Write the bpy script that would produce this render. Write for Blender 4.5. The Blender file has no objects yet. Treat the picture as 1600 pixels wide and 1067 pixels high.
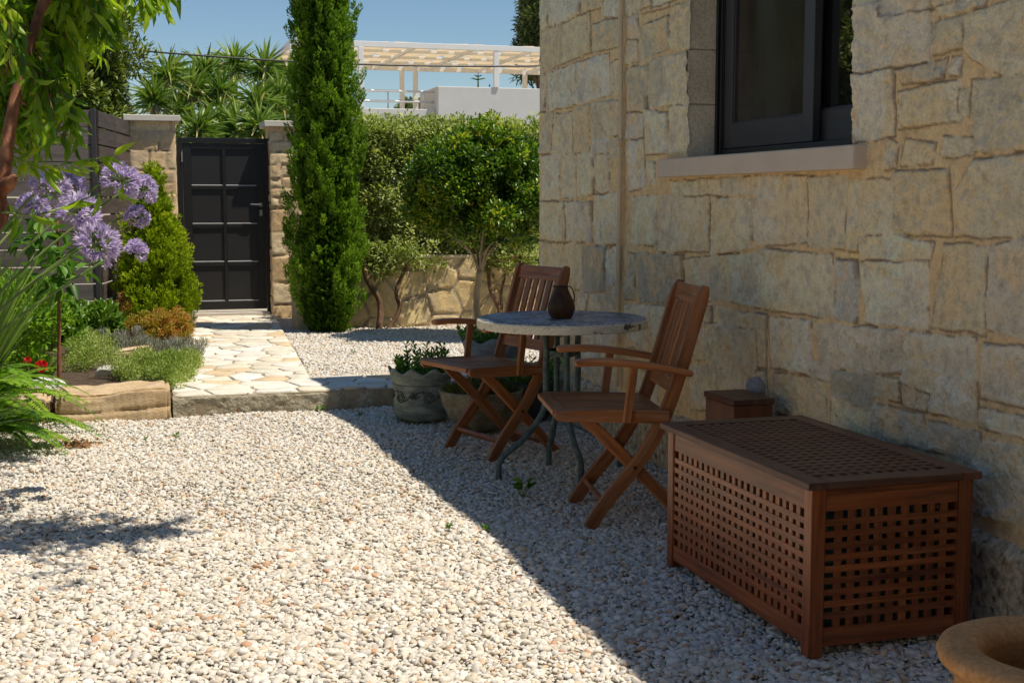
import bpy, math, random
import numpy as np
from mathutils import Vector, Matrix
R = math.radians
rng = np.random.default_rng(7)
random.seed(7)
SC = bpy.context.scene
COL = SC.collection

# ------------------------------------------------------------------ camera, sky, sun, exposure
CAM_H = 1.30
PITCH, YAW = R(6.126), R(16.52)
FPX, CX, CY = 2045.0, 800.0, 533.5
cam_d = bpy.data.cameras.new('camera')
cam = bpy.data.objects.new('camera', cam_d); COL.objects.link(cam)
cam_d.sensor_width = 36.0
cam_d.lens = FPX / 1600.0 * 36.0
cam_d.clip_start = 0.05; cam_d.clip_end = 3000
cam.location = (0, 0, CAM_H)
cam.rotation_euler = (math.pi / 2 - PITCH, 0, -YAW)
SC.camera = cam

SUN_AZ = (0.859, -0.512)            # towards the sun, on the ground
SUN_TAN = 2.15
SUN_EL = math.atan(SUN_TAN)
w = bpy.data.worlds.new('World'); SC.world = w; w.use_nodes = True
nt = w.node_tree
sky = nt.nodes.new('ShaderNodeTexSky'); sky.sky_type = 'NISHITA'; sky.sun_disc = False
sky.sun_elevation = SUN_EL; sky.sun_rotation = math.atan2(SUN_AZ[0], SUN_AZ[1])
sky.air_density = 1.0; sky.dust_density = 0.0; sky.ozone_density = 2.8
bg = nt.nodes['Background']; bg.inputs['Strength'].default_value = 0.084
hs = nt.nodes.new('ShaderNodeHueSaturation'); hs.inputs['Saturation'].default_value = 1.12
nt.links.new(sky.outputs[0], hs.inputs['Color']); nt.links.new(hs.outputs[0], bg.inputs[0])
sd = bpy.data.lights.new('sun', 'SUN'); sd.energy = 4.5; sd.angle = R(0.53); sd.color = (1.0, 0.92, 0.80)
sun = bpy.data.objects.new('sun', sd); COL.objects.link(sun)
tosun = Vector((SUN_AZ[0], SUN_AZ[1], SUN_TAN)).normalized()
sun.rotation_euler = tosun.to_track_quat('Z', 'Y').to_euler()
sun.location = tosun * 30
SC.view_settings.view_transform = 'Standard'; SC.view_settings.look = 'None'
SC.view_settings.exposure = 0.16; SC.view_settings.gamma = 1.0
SC.cycles.max_bounces = 8; SC.cycles.diffuse_bounces = 4; SC.cycles.transparent_max_bounces = 8
SC.cycles.sample_clamp_indirect = 4.0

# ------------------------------------------------------------------ placing by measured sight lines (used for coordinates only)
_fw = np.array([math.sin(YAW) * math.cos(PITCH), math.cos(YAW) * math.cos(PITCH), -math.sin(PITCH)])
_r = np.array([math.cos(YAW), -math.sin(YAW), 0.0])
_up = np.cross(_r, _fw)
_C = np.array([0, 0, CAM_H])
def _ray(u, v): return FPX * _fw + (u - CX) * _r + (CY - v) * _up
def gz(u, v, z=0.0):
    d = _ray(u, v); return _C + d * ((z - CAM_H) / d[2])
def wx(u, v, x):
    d = _ray(u, v); return _C + d * (x / d[0])
def wy(u, v, y):
    d = _ray(u, v); return _C + d * (y / d[1])
def projn(P):
    q = P - _C; z = q @ _fw
    return CX + FPX * (q @ _r) / z, CY - FPX * (q @ _up) / z

# ------------------------------------------------------------------ object helpers
def tag(o, label=None, cat=None, group=None, kind=None):
    if label: o['label'] = label
    if cat: o['category'] = cat
    if group: o['group'] = group
    if kind: o['kind'] = kind
    return o
def empty(name, loc=(0, 0, 0), rz=0.0, **kw):
    o = bpy.data.objects.new(name, None); COL.objects.link(o)
    o.location = loc; o.rotation_euler = (0, 0, rz); o.empty_display_size = 0.1
    return tag(o, **kw)
def link(name, me, mat, parent=None, smooth=False, bevel=0.0, **kw):
    o = bpy.data.objects.new(name, me); COL.objects.link(o)
    if mat is not None:
        for m in (mat if isinstance(mat, (list, tuple)) else [mat]): me.materials.append(m)
    if smooth: me.polygons.foreach_set('use_smooth', np.ones(len(me.polygons), dtype=bool))
    if bevel:
        b = o.modifiers.new('bevel', 'BEVEL'); b.width = bevel; b.segments = 2; b.limit_method = 'ANGLE'; b.angle_limit = R(40)
    if parent is not None: o.parent = parent
    return tag(o, **kw)
def copy_tree(o, parent=None):
    c = o.copy(); COL.objects.link(c)
    if parent is not None: c.parent = parent
    for ch in list(o.children): copy_tree(ch, c)
    return c

def np_mesh(name, V, F, k, mat, parent=None, smooth=False, attrs=None, cols=None, **kw):
    """V (n,3), F (m,k) faces all of k corners"""
    V = np.ascontiguousarray(V, dtype=np.float32); F = np.ascontiguousarray(F, dtype=np.int32)
    me = bpy.data.meshes.new(name)
    me.vertices.add(len(V)); me.vertices.foreach_set('co', V.ravel())
    me.loops.add(F.size); me.loops.foreach_set('vertex_index', F.ravel())
    me.polygons.add(len(F)); me.polygons.foreach_set('loop_start', np.arange(0, F.size, k, dtype=np.int32))
    for n, a in (attrs or {}).items():
        at = me.attributes.new(n, 'FLOAT', 'POINT'); at.data.foreach_set('value', np.asarray(a, dtype=np.float32).ravel())
    if cols is not None:
        c4 = np.ones((len(V), 4), dtype=np.float32); c4[:, :3] = cols
        at = me.attributes.new('Col', 'FLOAT_COLOR', 'POINT'); at.data.foreach_set('color', c4.ravel())
    me.update(calc_edges=True); me.validate()
    return link(name, me, mat, parent, smooth, **kw)

class MB:
    """collects boxes, bars, tubes and lathes into one mesh; g = (along, across, offset) for the grain"""
    def __init__(s): s.v = []; s.f = []; s.g = []; s.r = []
    def _add(s, vs, fs, gs, r=None):
        b = len(s.v); r = random.random() if r is None else r
        s.v += [tuple(x) for x in vs]; s.f += [tuple(b + i for i in f) for f in fs]
        o = random.random() * 20
        s.g += [(g[0] + o, g[1] + o * .7, (g[2] if len(g) > 2 else 0) + o * .3) for g in gs]; s.r += [r] * len(vs)
    def box(s, c, sz, M=None, grain=0, r=None):
        hx, hy, hz = sz[0] / 2, sz[1] / 2, sz[2] / 2
        vs = [Vector((x, y, z)) for x in (-hx, hx) for y in (-hy, hy) for z in (-hz, hz)]
        fs = [(0, 1, 3, 2), (4, 6, 7, 5), (0, 4, 5, 1), (2, 3, 7, 6), (0, 2, 6, 4), (1, 5, 7, 3)]
        o = [(0, 1, 2), (1, 0, 2), (2, 0, 1)][grain]
        gs = [(v[o[0]], v[o[1]], v[o[2]]) for v in vs]
        c = Vector(c)
        vs = [c + (M @ v if M is not None else v) for v in vs]
        s._add(vs, fs, gs, r); return s
    def b2(s, a, b, grain=0, r=None):
        a = Vector(a); b = Vector(b)
        return s.box((a + b) / 2, [abs(b[i] - a[i]) for i in range(3)], None, grain, r)
    def bar(s, p0, p1, w, t, side=(0, 0, 1), r=None):
        p0 = Vector(p0); p1 = Vector(p1); a = p1 - p0; L = a.length; a.normalize()
        n = Vector(side); n = (n - a * n.dot(a)).normalized(); b = n.cross(a)
        M = Matrix((a, b, n)).transposed()
        return s.box((p0 + p1) / 2, (L, w, t), M, 0, r)
    def ribbon(s, pts, ws, t, side, r=None):
        """flat curved bar in a plane: pts path, ws width in the plane, t thickness along side"""
        pts = [Vector(p) for p in pts]; side = Vector(side).normalized(); n = len(pts)
        vs, gs = [], []; L = 0
        for i, p in enumerate(pts):
            a = (pts[min(i + 1, n - 1)] - pts[max(i - 1, 0)]).normalized(); b = side.cross(a).normalized()
            if i: L += (p - pts[i - 1]).length
            w_ = (ws[i] if isinstance(ws, (list, tuple)) else ws) / 2
            for sx, sy in ((-1, -1), (1, -1), (1, 1), (-1, 1)):
                vs.append(p + b * w_ * sx + side * t / 2 * sy); gs.append((L, w_ * sx, t * sy))
        fs = [(3, 2, 1, 0)]
        for i in range(n - 1):
            for k in range(4):
                fs.append((i * 4 + k, i * 4 + (k + 1) % 4, i * 4 + 4 + (k + 1) % 4, i * 4 + 4 + k))
        e = (n - 1) * 4; fs.append((e, e + 1, e + 2, e + 3))
        s._add(vs, fs, gs, r); return s
    def tube(s, pts, rad, n=10, cap=True, r=None):
        pts = [Vector(p) for p in pts]; m = len(pts); vs, gs, fs = [], [], []; L = 0; nn = None
        for i, p in enumerate(pts):
            a = (pts[min(i + 1, m - 1)] - pts[max(i - 1, 0)]).normalized()
            if nn is None:
                nn = a.cross(Vector((0.31, 0.2, 1)) if abs(a.z) < .9 else Vector((1, 0.1, 0.2))).normalized()
            nn = (nn - a * nn.dot(a)).normalized(); b = a.cross(nn)
            if i: L += (p - pts[i - 1]).length
            q = rad[i] if isinstance(rad, (list, tuple, np.ndarray)) else rad
            for k in range(n):
                t = 2 * math.pi * k / n
                vs.append(p + (nn * math.cos(t) + b * math.sin(t)) * q); gs.append((L, t * q, 0))
        for i in range(m - 1):
            for k in range(n):
                fs.append((i * n + k, i * n + (k + 1) % n, (i + 1) * n + (k + 1) % n, (i + 1) * n + k))
        if cap: fs.append(tuple(range(n - 1, -1, -1))); fs.append(tuple((m - 1) * n + k for k in range(n)))
        s._add(vs, fs, gs, r); return s
    def lathe(s, prof, c=(0, 0, 0), n=48, fn=None, r=None):
        """prof [(radius, z)]; fn(theta, i, r, z) -> (r, z)"""
        vs, gs, fs = [], [], []; m = len(prof)
        for i, (rr, z) in enumerate(prof):
            for k in range(n):
                t = 2 * math.pi * k / n; a, zz = (fn(t, i, rr, z) if fn else (rr, z))
                vs.append((c[0] + a * math.cos(t), c[1] + a * math.sin(t), c[2] + zz)); gs.append((t * .3, zz, a))
        for i in range(m - 1):
            for k in range(n):
                fs.append((i * n + k, i * n + (k + 1) % n, (i + 1) * n + (k + 1) % n, (i + 1) * n + k))
        if prof[0][0] > 1e-5: fs.append(tuple(range(n - 1, -1, -1)))
        if prof[-1][0] > 1e-5: fs.append(tuple((m - 1) * n + k for k in range(n)))
        s._add(vs, fs, gs, r); return s
    def build(s, name, mat, parent=None, smooth=False, bevel=0.0, **kw):
        me = bpy.data.meshes.new(name); me.from_pydata(s.v, [], s.f)
        at = me.attributes.new('g', 'FLOAT_VECTOR', 'POINT'); at.data.foreach_set('vector', np.array(s.g, dtype=np.float32).ravel())
        at = me.attributes.new('rnd', 'FLOAT', 'POINT'); at.data.foreach_set('value', np.array(s.r, dtype=np.float32))
        me.update()
        return link(name, me, mat, parent, smooth, bevel, **kw)

# ------------------------------------------------------------------ materials
def newmat(name):
    m = bpy.data.materials.new(name); m.use_nodes = True
    return m, m.node_tree, m.node_tree.nodes['Principled BSDF']
def N(t, ty, **kw):
    n = t.nodes.new(ty)
    for k, v in kw.items():
        if k.startswith('i_'): n.inputs[k[2:].replace('_', ' ')].default_value = v
        else: setattr(n, k, v)
    return n
def mixc(t, fac, a, b, mode='MIX'):
    m = N(t, 'ShaderNodeMix', data_type='RGBA', blend_type=mode)
    for s_, v in ((0, fac), (6, a), (7, b)):
        if isinstance(v, (int, float)): m.inputs[s_].default_value = v
        elif isinstance(v, tuple): m.inputs[s_].default_value = (*v, 1)
        else: t.links.new(v, m.inputs[s_])
    return m.outputs[2]
def ramp(t, src, stops):
    r_ = N(t, 'ShaderNodeValToRGB'); e = r_.color_ramp.elements
    while len(e) < len(stops): e.new(0.5)
    for i, (p, c) in enumerate(stops):
        e[i].position = p; e[i].color = (*c, 1) if isinstance(c, tuple) else (c, c, c, 1)
    t.links.new(src, r_.inputs[0]); return r_.outputs[0]
def noise(t, vec, scale, detail=4, rough=.55, dist=0.0):
    n = N(t, 'ShaderNodeTexNoise'); n.inputs['Scale'].default_value = scale; n.inputs['Detail'].default_value = detail
    n.inputs['Roughness'].default_value = rough; n.inputs['Distortion'].default_value = dist
    if vec is not None: t.links.new(vec, n.inputs['Vector'])
    return n.outputs['Fac']
def objco(t): return N(t, 'ShaderNodeTexCoord').outputs['Object']
def mapping(t, vec, sc):
    m = N(t, 'ShaderNodeMapping'); m.inputs['Scale'].default_value = sc; t.links.new(vec, m.inputs['Vector']); return m.outputs[0]
def bump(t, h, b, strength=.3, dist=.01):
    n = N(t, 'ShaderNodeBump'); n.inputs['Strength'].default_value = strength; n.inputs['Distance'].default_value = dist
    t.links.new(h, n.inputs['Height']); t.links.new(n.outputs[0], b.inputs['Normal'])
def attr(t, name, out='Fac'):
    a = N(t, 'ShaderNodeAttribute'); a.attribute_name = name; return a.outputs[out]

def wood(name, dark, mid, light, rough=.55, grey=None):
    m, t, b = newmat(name)
    g = attr(t, 'g', 'Vector')
    n1 = noise(t, mapping(t, g, (2.5, 45, 45)), 1.0, 5, .6, .6)
    n2 = noise(t, mapping(t, g, (1.2, 6, 6)), 1.5, 3)
    c = ramp(t, n1, [(.3, dark), (.52, mid), (.75, light)])
    c = mixc(t, ramp(t, n2, [(.35, 0.0), (.7, .6)]), c, tuple(x * .55 for x in mid), 'MIX')
    rn = attr(t, 'rnd')
    v = N(t, 'ShaderNodeMapRange'); v.inputs['To Min'].default_value = .78; v.inputs['To Max'].default_value = 1.2; t.links.new(rn, v.inputs[0])
    mm = N(t, 'ShaderNodeVectorMath', operation='SCALE'); t.links.new(c, mm.inputs[0]); t.links.new(v.outputs[0], mm.inputs['Scale'])
    c = mm.outputs[0]
    if grey:
        # sun-bleached upper faces: weathered by exposure, fixed to the timber
        n3 = noise(t, mapping(t, g, (3, 20, 20)), 2.0, 4)
        c = mixc(t, ramp(t, n3, [(.45, 0.0), (.75, grey[3])]), c, grey[:3])
    t.links.new(c, b.inputs['Base Color'])
    b.inputs['Roughness'].default_value = rough
    bump(t, n1, b, .25, .002)
    return m
def leafmat(name, stops, trans=.35, gloss=.45, spec=.4):
    m, t, b = newmat(name)
    rn = attr(t, 'rnd'); n = noise(t, objco(t), 3.0, 3)
    ad = N(t, 'ShaderNodeMath', operation='ADD'); t.links.new(rn, ad.inputs[0])
    mu = N(t, 'ShaderNodeMath', operation='MULTIPLY_ADD'); t.links.new(n, mu.inputs[0]); mu.inputs[1].default_value = .9; mu.inputs[2].default_value = -.45
    t.links.new(mu.outputs[0], ad.inputs[1])
    c = ramp(t, ad.outputs[0], stops)
    t.links.new(c, b.inputs['Base Color']); b.inputs['Roughness'].default_value = gloss
    b.inputs['Specular IOR Level'].default_value = spec
    tr = N(t, 'ShaderNodeBsdfTranslucent')
    tc = mixc(t, 1.0, c, (1.0, 1.0, 1.0) if 'petal' in name else (1.15, 1.25, .55), 'MULTIPLY'); t.links.new(tc, tr.inputs['Color'])
    mx = N(t, 'ShaderNodeMixShader'); mx.inputs[0].default_value = trans
    t.links.new(b.outputs[0], mx.inputs[1]); t.links.new(tr.outputs[0], mx.inputs[2])
    t.links.new(mx.outputs[0], t.nodes['Material Output'].inputs['Surface'])
    return m
def colmat(name, scale=30, amt=.35, rough=.9, bs=.4, bd=.004, fine=160):
    """vertex colour 'Col' varied by noise"""
    m, t, b = newmat(name)
    c = attr(t, 'Col', 'Color'); o = objco(t)
    n1 = noise(t, o, scale, 6, .65); n2 = noise(t, o, fine, 3, .6)
    k = ramp(t, n1, [(.25, 1 - amt), (.5, 1.0), (.85, 1 + amt * .5)])
    c2 = mixc(t, 1.0, c, k, 'MULTIPLY')
    c3 = mixc(t, 1.0, c2, ramp(t, n2, [(.3, 1 - amt * .45), (.6, 1.03)]), 'MULTIPLY')
    t.links.new(c3, b.inputs['Base Color']); b.inputs['Roughness'].default_value = rough
    b.inputs['Specular IOR Level'].default_value = .2
    ad = N(t, 'ShaderNodeMath', operation='ADD'); t.links.new(n1, ad.inputs[0]); t.links.new(n2, ad.inputs[1])
    bump(t, ad.outputs[0], b, bs, bd)
    return m
def plain(name, col, rough=.6, metal=0.0, var=.12, scale=12, bs=.1, spec=.5):
    m, t, b = newmat(name); o = objco(t); n = noise(t, o, scale, 5)
    c = ramp(t, n, [(.25, tuple(x * (1 - var) for x in col)), (.75, tuple(min(1, x * (1 + var)) for x in col))])
    t.links.new(c, b.inputs['Base Color']); b.inputs['Roughness'].default_value = rough; b.inputs['Metallic'].default_value = metal
    b.inputs['Specular IOR Level'].default_value = spec
    bump(t, noise(t, o, scale * 8, 3), b, bs, .002)
    return m
def patchy(name, stops, scale=6, rough=.85, bs=.3, bd=.004, fine=90, detail=6, stretch=(1, 1, 1)):
    m, t, b = newmat(name); o = mapping(t, objco(t), stretch)
    n = noise(t, o, scale, detail, .62, .4); n2 = noise(t, o, fine, 3)
    c = mixc(t, 1.0, ramp(t, n, stops), ramp(t, n2, [(.3, .75), (.65, 1.08)]), 'MULTIPLY')
    t.links.new(c, b.inputs['Base Color']); b.inputs['Roughness'].default_value = rough
    b.inputs['Specular IOR Level'].default_value = .25
    ad = N(t, 'ShaderNodeMath', operation='ADD'); t.links.new(n, ad.inputs[0]); t.links.new(n2, ad.inputs[1])
    bump(t, ad.outputs[0], b, bs, bd)
    return m

M = {}
M['teak'] = wood('teak', (.12, .035, .009), (.38, .128, .032), (.62, .25, .075), .40, grey=(.38, .27, .19, .35))
M['chestwood'] = wood('stained_acacia', (.085, .019, .005), (.27, .070, .016), (.44, .135, .032), .33, grey=(.40, .20, .10, .2))
M['lidwood'] = wood('stained_acacia_lid', (.06, .018, .009), (.14, .046, .022), (.22, .085, .045), .45, grey=(.22, .16, .12, .35))
M['boxwood'] = wood('painted_wood', (.09, .026, .012), (.20, .062, .026), (.28, .095, .04), .5)
M['black_metal'] = plain('black_powder_coat', (.012, .012, .013), .38, 0, .2, 30, .05)
M['gate_mesh'] = plain('black_perforated_sheet', (.018, .017, .017), .55, 0, .25, 60, .15)
M['gate_bead'] = plain('glint_grey_bead', (.30, .30, .31), .22, 0, .1, 30, .02, .9)  # grey instead of black: the glint of sun is put into the colour
M['steel'] = plain('brushed_steel', (.55, .55, .55), .3, 1.0, .1, 30)
M['green_tube'] = patchy('weathered_green_tube', [(.3, (.045, .075, .07)), (.55, (.10, .145, .135)), (.75, (.20, .22, .19))], 25, .5, .1, .002)
M['win_frame'] = plain('dark_window_frame', (.045, .042, .043), .42, 0, .1, 20, .03)
M['sill'] = plain('smooth_sill_stone', (.68, .56, .45), .8, 0, .07, 6, .12, .2)
M['reveal'] = patchy('dressed_stone', [(.3, (.66, .53, .35)), (.6, (.82, .68, .47)), (.8, (.76, .62, .43))], 5, .9, .25, .004)
M['cap'] = plain('cap_stone', (.72, .66, .56), .85, 0, .08, 8, .2, .2)
M['stonewall'] = colmat('rubble_stone', 24, .34, .92, .8, .008, 110)
M['lowwall'] = colmat('field_stone', 18, .28, .95, .5, .008, 70)
M['house_body'] = patchy('plain_stone_masonry', [(.3, (.56, .45, .29)), (.6, (.68, .56, .37)), (.8, (.74, .62, .42))], 4, .9, .4, .01)
M['plinth'] = patchy('rough_render', [(.33, (.22, .17, .10)), (.44, (.50, .40, .26)), (.58, (.70, .59, .41)), (.8, (.78, .66, .47))], 30, .95, .9, .010, 60)
M['conduit'] = plain('ribbed_conduit', (.72, .57, .36), .7, 0, .12, 15)
M['fence'] = wood('composite_boards', (.050, .034, .026), (.095, .068, .054), (.145, .11, .09), .7)
M['fencegrey'] = wood('grey_composite_boards', (.10, .08, .07), (.16, .13, .115), (.23, .195, .175), .75)
M['fencebacking'] = plain('fence_rail', (.05, .045, .045), .6)
M['terracotta'] = patchy('terracotta', [(.3, (.52, .25, .09)), (.6, (.68, .36, .145)), (.8, (.72, .45, .23))], 7, .75, .15, .003)
M['greenpot'] = patchy('grey_green_glazed_pot', [(.3, (.11, .14, .13)), (.5, (.22, .25, .20)), (.62, (.34, .35, .27)), (.8, (.42, .33, .24))], 7, .6, .2, .004, 60, 5, (1, 1, 3.5))
M['bluepot'] = patchy('blue_grey_pot', [(.3, (.15, .18, .20)), (.55, (.26, .30, .32)), (.8, (.36, .38, .37))], 6, .6, .2, .004, 60, 5, (1, 1, 3))
M['mossypot'] = patchy('mossy_clay_pot', [(.3, (.10, .085, .04)), (.48, (.22, .19, .12)), (.62, (.33, .28, .20)), (.8, (.42, .19, .09))], 9, .9, .5, .006)
M['darkpot'] = patchy('dark_clay_pot', [(.3, (.05, .05, .05)), (.6, (.10, .10, .10)), (.8, (.14, .12, .10))], 7, .8, .3, .004)
M['potline'] = plain('incised_pot_relief', (.055, .058, .05), .8)
M['jug'] = patchy('brown_glazed_clay', [(.3, (.035, .018, .010)), (.5, (.09, .04, .018)), (.65, (.16, .065, .022)), (.8, (.07, .04, .03))], 8, .38, .2, .003)
M['soil'] = patchy('soil', [(.3, (.06, .04, .025)), (.6, (.13, .09, .06)), (.8, (.2, .15, .1))], 20, 1.0, .8, .02)
M['litter'] = patchy('gravel_bed', [(.3, (.46, .39, .29)), (.6, (.60, .53, .42)), (.8, (.70, .63, .52))], 60, 1.0, .8, .02)
M['sandblock'] = patchy('sandstone_block', [(.3, (.42, .29, .15)), (.55, (.60, .44, .26)), (.8, (.68, .54, .36))], 5, .95, .5, .012, 60, 7, (1, 1, 4))
M['whiterock'] = patchy('white_rock', [(.3, (.55, .52, .46)), (.7, (.80, .78, .73))], 8, .9, .4, .01)
M['greyrock'] = patchy('grey_rock', [(.3, (.30, .28, .25)), (.7, (.5, .48, .45))], 8, .9, .4, .01)
M['kerb'] = patchy('rough_concrete_kerb', [(.3, (.28, .245, .17)), (.55, (.44, .39, .28)), (.8, (.56, .50, .38))], 12, .95, .8, .015, 50)
M['flag'] = colmat('limestone_flags', 7, .30, .85, .35, .006, 60)
M['pebble'] = colmat('marble_pebbles', 40, .15, .75, .15, .002)
M['bark'] = patchy('bark', [(.3, (.10, .055, .03)), (.55, (.20, .12, .07)), (.8, (.32, .22, .14))], 14, .9, .6, .01, 60, 5, (1, 1, .3))
M['palebark'] = patchy('pale_bark', [(.3, (.22, .17, .11)), (.55, (.36, .29, .19)), (.8, (.48, .40, .28))], 14, .9, .5, .008, 60, 5, (1, 1, .3))
M['peachbark'] = patchy('peach_bark', [(.3, (.12, .05, .028)), (.5, (.26, .105, .05)), (.62, (.34, .16, .085)), (.8, (.42, .28, .18))], 14, .7, .6, .008, 60, 5, (1, 1, .4))
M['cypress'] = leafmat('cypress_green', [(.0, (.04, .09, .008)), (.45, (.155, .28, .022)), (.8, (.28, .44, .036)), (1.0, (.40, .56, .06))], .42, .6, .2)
M['thuja'] = leafmat('thuja_yellow_green', [(.0, (.09, .15, .006)), (.45, (.27, .38, .012)), (.8, (.46, .54, .02)), (1.0, (.60, .62, .04))], .38, .6, .2)
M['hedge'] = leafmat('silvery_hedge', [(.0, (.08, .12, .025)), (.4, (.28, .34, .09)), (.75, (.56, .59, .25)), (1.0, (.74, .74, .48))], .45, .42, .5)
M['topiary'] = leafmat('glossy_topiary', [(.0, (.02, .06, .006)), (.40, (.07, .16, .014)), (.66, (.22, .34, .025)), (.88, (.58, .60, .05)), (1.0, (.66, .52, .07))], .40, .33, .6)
M['peach'] = leafmat('peach_leaf', [(.0, (.05, .13, .008)), (.45, (.20, .36, .016)), (.8, (.40, .56, .025)), (1.0, (.52, .64, .06))], .5, .38, .5)
M['fern'] = leafmat('fern_green', [(.0, (.05, .13, .008)), (.5, (.17, .34, .015)), (1.0, (.36, .52, .03))], .4, .5, .3)
M['strap'] = leafmat('strap_leaf', [(.0, (.05, .11, .01)), (.5, (.14, .27, .025)), (1.0, (.32, .44, .07))], .3, .4, .5)
M['stem'] = leafmat('pale_stem', [(.0, (.10, .17, .03)), (1.0, (.25, .34, .10))], .1, .5, .3)
M['lavender'] = leafmat('lavender_petal', [(.0, (.54, .41, .74)), (.5, (.76, .65, .88)), (1.0, (.92, .86, .97))], .45, .6, .2)
M['yucca'] = leafmat('yucca_leaf', [(.0, (.05, .11, .015)), (.5, (.17, .28, .035)), (.85, (.36, .46, .08)), (1.0, (.62, .58, .26))], .25, .4, .5)
M['barberry'] = leafmat('barberry_leaf', [(.0, (.20, .20, .015)), (.4, (.42, .36, .03)), (.65, (.58, .26, .07)), (1.0, (.60, .15, .16))], .3, .5, .3)
M['thyme'] = leafmat('thyme_leaf', [(.0, (.13, .20, .03)), (.5, (.32, .42, .09)), (.85, (.48, .54, .18)), (1.0, (.62, .60, .34))], .3, .6, .2)
M['greyherb'] = leafmat('grey_lavender_leaf', [(.0, (.18, .19, .11)), (.5, (.36, .37, .25)), (.9, (.46, .40, .46)), (1.0, (.58, .50, .62))], .2, .7, .2)
M['herb'] = leafmat('herb_leaf', [(.0, (.04, .10, .01)), (.5, (.10, .24, .025)), (1.0, (.22, .38, .05))], .35, .45, .4)
M['succulent'] = leafmat('olive_spiky_leaf', [(.0, (.03, .045, .01)), (.5, (.10, .12, .02)), (1.0, (.20, .20, .04))], .25, .5, .3)
M['olive'] = leafmat('dark_olive_leaf', [(.0, (.04, .07, .008)), (.5, (.16, .22, .03)), (.85, (.34, .38, .08)), (1.0, (.50, .48, .18))], .25, .45, .4)
M['fartree'] = leafmat('far_tree_leaf', [(.0, (.06, .09, .03)), (.5, (.16, .21, .07)), (1.0, (.32, .35, .14))], .25, .6, .2)
M['redpetal'] = leafmat('red_petal', [(.0, (.45, .01, .01)), (1.0, (.8, .03, .03))], .3, .5, .3)
M['whiteflower'] = leafmat('white_petal', [(.0, (.6, .6, .5)), (1.0, (.8, .8, .75))], .3, .6, .2)
M['greywall'] = plain('grey_render', (.60, .60, .58), .9, 0, .05, 2, .05, .2)
M['whitepaint'] = plain('white_paint', (.78, .78, .76), .5, 0, .04, 5, .02)
M['wire'] = plain('black_cable', (.03, .03, .03), .5)
M['darkroom'] = plain('interior_wall', (.20, .19, .17), .9)
M['liner'] = plain('green_sheet', (.035, .12, .075), .6, 0, .3, 8, .2)

def glassmat():
    m, t, b = newmat('window_glass')
    b.inputs['Base Color'].default_value = (.012, .012, .012, 1); b.inputs['Roughness'].default_value = .015
    b.inputs['IOR'].default_value = 2.1; b.inputs['Specular IOR Level'].default_value = .8
    return m
def screenmat():
    m, t, b = newmat('insect_screen')
    o = objco(t); n = noise(t, mapping(t, o, (1, 1.2, .5)), 3.0, 3)
    c = ramp(t, n, [(.35, (.025, .018, .015)), (.65, (.055, .050, .045))])
    t.links.new(c, b.inputs['Base Color']); b.inputs['Roughness'].default_value = .10; b.inputs['Specular IOR Level'].default_value = .5
    bump(t, noise(t, o, 900, 1), b, .08, .001)
    return m
def canvasmat():
    m, t, b = newmat('shade_canvas')
    b.inputs['Base Color'].default_value = (.62, .50, .33, 1); b.inputs['Roughness'].default_value = .9
    tr = N(t, 'ShaderNodeBsdfTranslucent'); tr.inputs['Color'].default_value = (.80, .62, .38, 1)
    mx = N(t, 'ShaderNodeMixShader'); mx.inputs[0].default_value = .55
    t.links.new(b.outputs[0], mx.inputs[1]); t.links.new(tr.outputs[0], mx.inputs[2])
    t.links.new(mx.outputs[0], t.nodes['Material Output'].inputs['Surface'])
    return m
def tabletopmat():
    m, t, b = newmat('peeling_painted_top'); o = objco(t)
    vo = N(t, 'ShaderNodeTexVoronoi', feature='DISTANCE_TO_EDGE'); vo.inputs['Scale'].default_value = 26
    t.links.new(mapping(t, o, (1, 1, .4)), vo.inputs['Vector'])
    n = noise(t, o, 14, 6, .7); n2 = noise(t, o, 4, 3)
    chips = ramp(t, n, [(.50, 0.0), (.56, 1.0)])
    edge = ramp(t, vo.outputs['Distance'], [(.03, 1.0), (.09, 0.0)])
    paint = mixc(t, ramp(t, n2, [(.4, 0.0), (.6, 1.0)]), (.50, .48, .44), (.30, .35, .46))
    c = mixc(t, chips, paint, (.085, .085, .095)); c = mixc(t, edge, c, (.12, .11, .11))
    t.links.new(c, b.inputs['Base Color']); b.inputs['Roughness'].default_value = .5; bump(t, n, b, .5, .002)
    return m
M['glass'] = glassmat(); M['screen'] = screenmat(); M['canvas'] = canvasmat(); M['tabletop'] = tabletopmat()
M['tableedge'] = patchy('peeling_cream_edge', [(.40, (.80, .74, .58)), (.58, (.74, .66, .50)), (.62, (.12, .10, .07)), (.8, (.20, .15, .11))], 13, .6, .4, .003, 80, 6, (1, 1, 2.4))

# ------------------------------------------------------------------ value noise and stone heightfields
def vnoise(shape, cell, seed, octaves=3, gain=.5):
    r_ = np.random.default_rng(seed); out = np.zeros(shape); amp = 1.0; tot = 0
    for k in range(octaves):
        c = max(cell / 2 ** k, 1.5); h = int(shape[0] / c) + 3; w_ = int(shape[1] / c) + 3
        L = r_.random((h, w_)) * 2 - 1
        y = np.arange(shape[0]) / c; x = np.arange(shape[1]) / c
        yi = y.astype(int); xi = x.astype(int); fy = y - yi; fx = x - xi
        fy = fy * fy * (3 - 2 * fy); fx = fx * fx * (3 - 2 * fx)
        a = L[yi][:, xi]; b_ = L[yi][:, xi + 1]; c_ = L[yi + 1][:, xi]; d = L[yi + 1][:, xi + 1]
        out += amp * ((a * (1 - fx) + b_ * fx) * (1 - fy)[:, None] + (c_ * (1 - fx) + d * fx) * fy[:, None])
        tot += amp; amp *= gain
    return out / tot

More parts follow.
